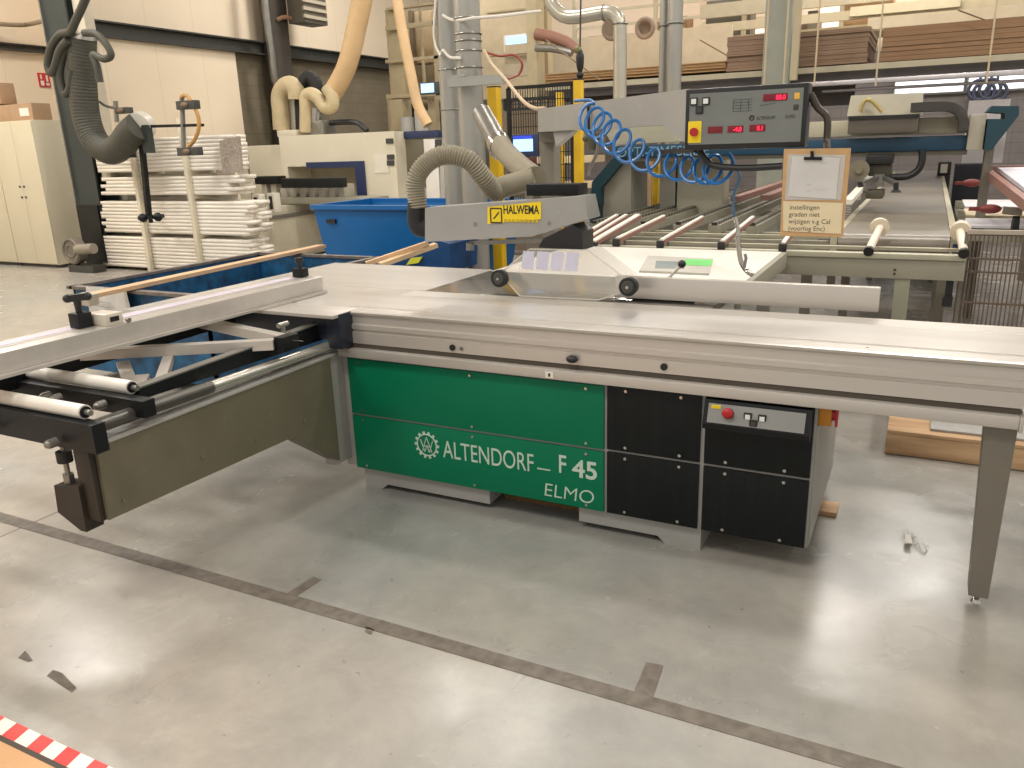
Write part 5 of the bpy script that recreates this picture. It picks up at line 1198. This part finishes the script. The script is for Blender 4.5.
tag(MB().box(-1.059, 8.9, 14.2, 14.3, 3.125, 3.291).build('pale_fascia', M('pale_fascia', (214, 202, 174), .5)), 'broad pale fascia above the right board stack', 'fascia')
# brace rods
for a_, b_, l in (((-5.369, 11.900, 3.122), (-4.501, 11.900, 2.502), 'left'), ((-3.026, 11.900, 2.933), (-2.630, 11.900, 2.698), 'middle'), ((0.114, 11.900, 3.017), (0.415, 11.900, 2.878), 'right')):
    tag(MB().cyl(a_, b_, .01, seg=6).build('brace_rod', M('brace_brown', (130, 108, 82), .6) if 'brace_brown' not in bpy.data.materials else bpy.data.materials['brace_brown']), l + ' thin diagonal brace rod on the mezzanine front', 'rod')
for p, zt2, l in (((-2.053, 11.500, 2.455), 6, 'thin hanging rod before the brown board stacks, left of the grey post'), ((-1.793, 11.400, 2.552), 6, 'thin hanging rod right of the grey post'), ((-0.703, 11.500, 2.482), 6, 'thin hanging rod between the two brown board stacks'), ((0.498, 11.500, 2.451), 6, 'thin hanging rod in front of the rightmost board stack'), ((-1.429, 11.500, 2.533), 6, 'thin hanging rod crossing the middle board stack')):
    tag(MB().cyl((p[0], p[1], p[2] - .3), (p[0], p[1], zt2), .012, seg=6).build('hanging_rod', M('rod_pale', (196, 178, 144), .5) if 'rod_pale' not in bpy.data.materials else bpy.data.materials['rod_pale']), l, 'rod')
# twin grey pipes, silver bent pipe
for px_, y, r_, l in ((-2.861, 9.6, .046, 'left, slimmer one of the twin grey vertical pipes behind the beam'), (-2.698, 9.5, .082, 'right one of the twin grey vertical pipes behind the beam')):
    t = thing('vertical_pipe', l, 'pipe', (px_, y, 0))
    MB().cyl((px_, y, 0), (px_, y, 7.2), r_, seg=22).build('pipe_tube', ductm, t)
    MB().ring((px_, y, 2.862), r_ + .004, .012, 'z').build('joint_band', zinc, t)
bp_ = thing('bent_pipe', 'silver bent pipe coming down right of the yellow guard posts', 'pipe', (-3.167, 9.000, 2.063))
MB().tube([(-4.049, 9.000, 3.295), (-3.979, 9.000, 3.114), (-3.858, 9.000, 2.999), (-3.701, 9.000, 2.964), (-3.405, 9.000, 2.977), (-3.265, 9.000, 2.964), (-3.184, 9.000, 2.877), (-3.171, 9.000, 2.684), (-3.169, 9.000, 2.377), (-3.167, 9.0, .0)], .075, 18, smooth=8).build('pipe_tube', M('silver_pipe', (196, 190, 174), .28, .5), bp_)
MB().ring((-3.173, 9.000, 2.846), .078, .01, 'z').build('joint_band', zinc, bp_)
MB().ring((-3.358, 9.000, 2.973), .078, .01, 'x').build('joint_band', zinc, bp_)
hk = thing('crane_hook', 'black hoist hook block on a cable above the tallest yellow post', 'hoist', (-2.957, 7.300, 2.190))
MB().cyl((-2.941, 7.300, 3.007), (-2.955, 7.300, 2.430), .008, seg=6).build('cable', darkgrey, hk)
MB().tube([(-2.955, 7.300, 2.430), (-2.956, 7.300, 2.379), (-2.956, 7.300, 2.294), (-2.957, 7.300, 2.225)], [.02, .038, .034, .016], 12).sphere((-2.957, 7.300, 2.216), .035).build('hook_block', black, hk)
MB().sphere((-2.975, 7.300, 2.431), .035).build('green_knob', M('olive_green', (120, 124, 70), .5), hk)

ud = thing('upper_level', 'pale upper storage floor with posts and handrail high behind the board stacks', 'platform', (-1.5, 16, 3.2))
uz = 3.341
MB().box(-6.5, 8.9, 15.4, 16.5, uz - .12, uz).build('deck', M('upper_deck_cream', (204, 190, 158), .6), ud)
for k in range(9):
    x = -6.4 + k * 1.6
    MB().box(x, x + .07, 15.42, 15.49, uz, uz + 1.1).build('post', M('upper_post', (196, 184, 156), .5) if 'upper_post' not in bpy.data.materials else bpy.data.materials['upper_post'], ud)
for z in (.35, .62, 1.05): MB().box(-6.4, 8.9, 15.44, 15.48, uz + z, uz + z + .045).build('handrail', M('upper_rail', (206, 196, 170), .5) if 'upper_rail' not in bpy.data.materials else bpy.data.materials['upper_rail'], ud)
for k in range(5):
    x = -6.2 + k * 1.15
    tag(MB().box(x, x + .8, 15.7, 16.2, uz, uz + .25 + .2 * (k % 3), .02).build('stored_carton', (chip, card, greyd, M('mauve_box', (150, 128, 120), .7) if 'mauve_box' not in bpy.data.materials else bpy.data.materials['mauve_box'], card)[k]), ('first', 'second', 'third', 'fourth', 'fifth')[k] + ' carton from the left stored on the upper level', 'carton')
# ---- cabin frame and cages behind the ducts
cgm = M('cage_beige', (176, 162, 130), .55)
cg = thing('storage_cage', 'beige steel cage frame standing behind the tan hose', 'cage', (-8.2, 13.8, 0))
def cb(q0, q1, y, d=.12, name='frame_bar', m=cgm): fbox(MB(), q0, q1, y, d, .004).build(name, m, cg)
cb((-9.030, 2.522), (-8.700, 4.016), 13, .25, 'post')
cb((-9.073, 2.504), (-7.797, 2.572), 12.9)
cb((-8.931, 4.026), (-7.705, 3.987), 12.9)
cb((-9.013, 1.939), (-8.720, 2.485), 12.9, .3, 'post')
cb((-8.980, 3.735), (-7.707, 3.655), 12.9, .04)
cb((-9.033, 3.170), (-7.742, 3.112), 12.9, .04)
cb((-7.994, 2.431), (-7.833, 3.889), 12.9, .06, 'post')
cb((-9.065, 2.430), (-8.087, 2.469), 13.4, .1)
for k, p in enumerate((-8.844, -8.473)): MB().cyl((p, 13.3, 2.573), (p, 13.3, 6), .03).build('post', cgm, cg)
for x in (-9.2, -8.3): MB().box(x, x + .15, 13.1, 13.25, 0, 2.6).build('leg', cgm, cg)
for q0, q1, y, m, l in (((-9.338, 2.712), (-8.992, 4.105), 13.8, M('slab_brown', (112, 98, 76), .7), 'tall dark narrow board stored in the beige cage, left'),
                     ((-9.111, 3.175), (-8.287, 4.084), 13.9, M('slab_tan', (188, 166, 132), .7), 'large tan board stored upright in the beige cage'),
                     ((-9.020, 2.654), (-8.424, 3.114), 13.7, M('slab_grey', (132, 116, 92), .7), 'grey-brown crate at the bottom of the beige cage')):
    tag(fbox(MB(), q0, q1, y, .3, .01).build('stored_board', m), l, 'board')
tag(fbox(MB(), (-9.790, 1.927), (-9.498, 2.497), 14.4, .3).build('door_opening_panel', M('near_black', (22, 20, 20), .8)), 'black narrow recess panel below the beige cage', 'panel')
tag(fbox(MB(), (-9.622, 1.783), (-8.732, 2.462), 14.5, .3).build('brown_screen_panel', M('brown_screen', (108, 92, 74), .8)), 'brown screen panel below the beige cage', 'panel')
t = MB(); q = Vector((-8.369, 12.500, 1.899))
for dx in (0, .3): t.cyl((q.x + dx, 12.5, q.z - .2), (q.x + dx, 12.5, q.z + .25 + dx * .3), .12)
tag(t.build('dust_canisters', M('pale_canister', (186, 184, 178), .5)), 'two pale round canisters on top of the machining centre cabin', 'canister')
# right of the ducts
tag(MB().box(-5.982, -5.804, 12.5, 12.8, 0, 6.8).build('beige_column', M('beige_column', (186, 172, 138), .5)), 'beige square column behind the monitor', 'column')
tag(MB().box(-5.926, -5.835, 13, 13.2, 0, 6.8).build('beige_column', M('beige_column_b', (196, 180, 146), .5)), 'thinner beige square column right of the first one', 'column')
wn = thing('far_window', 'small bright blue daylit window far behind the ducts', 'window', (-8.153, 16.500, 3.502))
fbox(MB(), (-7.878, 3.415), (-7.312, 3.720), 15.4, .06).build('frame', white, wn)
fbox(MB(), (-7.811, 3.444), (-7.337, 3.682), 15.37, .03).build('pane', winblue, wn)
tag(fbox(MB(), (-8.576, 2.542), (-6.949, 4.642), 15.5, .2).build('beige_wall_panel', M('beige_wall', (196, 180, 150), .7)), 'beige wall panel behind the red cable', 'panel')
for q0, q1, l in (((-7.506, 3.921), (-6.323, 3.972), 'upper'), ((-7.539, 3.211), (-6.340, 3.207), 'lower')):
    tag(fbox(MB(), q0, q1, 14, .15, .01).build('beige_girder', M('girder_beige', (198, 182, 148), .5) if 'girder_beige' not in bpy.data.materials else bpy.data.materials['girder_beige']), l + ' beige girder behind the ducts', 'girder')
tag(fbox(MB(), (-5.719, 0.070), (-4.762, 2.207), 11, .2).build('shelf_backdrop_panel', M('shelf_back', (112, 98, 80), .8)), 'brown panel behind the black mesh guard', 'panel')
tag(fbox(MB(), (-3.780, 0.136), (-3.558, 1.350), 11.5, .6).build('wooden_shelf', M('shelf_wood', (150, 124, 92), .7)), 'wood coloured shelf seen between the gantry leg and yellow post', 'shelf')
for k, z in enumerate((.6, 1.0, 1.35)): tag(MB().box(-5.4, -4.2, 10.9, 11.3, z, z + .09).build('stored_plank', M('stored_cream', (206, 186, 150), .6) if 'stored_cream' not in bpy.data.materials else bpy.data.materials['stored_cream']), ('lowest', 'middle', 'highest')[k] + ' cream plank stored behind the gantry leg', 'plank')
# upper-left machinery: red pipe, light specks
tag(MB().tube([(-5.812, 12.500, 3.300), (-5.535, 12.500, 3.233), (-5.262, 12.500, 3.124), (-5.145, 12.500, 3.013)], .09, 12, smooth=4).build('red_tank', M('faded_red', (150, 108, 90), .6)), 'faded red tank lying on the upper level left of the bent pipe', 'tank')
tag(MB().tube([(-5.771, 12.400, 3.082), (-5.425, 12.400, 3.040), (-5.154, 12.400, 2.962)], .06, 10, smooth=3).build('grey_tank', zinc), 'grey pipe below the faded red tank', 'pipe')
tag(MB().ring((-4.643, 12.800, 3.303), .14, .035).cyl((-4.643, 12.800, 3.303), (-4.716, 13.000, 3.329), .12).build('fan_housing', M('fan_brown', (132, 116, 98), .6)), 'round fan on the upper level just left of the bent pipe', 'fan')
tag(MB().ring((-4.109, 12.800, 3.271), .13, .035).cyl((-4.141, 12.900, 3.284), (-4.173, 13.000, 3.297), .1).build('fan_housing', M('fan_rose', (150, 130, 110), .6)), 'round fan on the upper level right of the bent pipe', 'fan')

# ================================================================== light and camera
w = bpy.data.worlds.new('hall_daylight'); SC.world = w; w.use_nodes = True
bg = w.node_tree.nodes['Background']; bg.inputs['Color'].default_value = (1.0, .95, .88, 1); bg.inputs['Strength'].default_value = WS
cam = bpy.data.cameras.new('camera'); cam.sensor_width = 36; cam.lens = 798 / 1024 * 36; cam.clip_end = 100; cam.clip_start = .05
cob = bpy.data.objects.new('camera', cam); COL.objects.link(cob)
Rw = ((0.89256511, 0.44982201, -0.03142755), (0.10227874, -0.26984221, -0.95745718), (-0.43916579, 0.85137849, -0.28685897))
r_, d_, f_ = (Vector(v) for v in Rw)
mt_ = Matrix((r_, -d_, -f_)).transposed().to_4x4(); mt_.translation = (0, 0, 1.62)
cob.matrix_world = mt_
SC.camera = cob
SC.view_settings.view_transform = 'Standard'; SC.view_settings.look = 'None'; SC.view_settings.gamma = 1; SC.view_settings.use_curve_mapping = False
SC.view_settings.exposure = EXPO
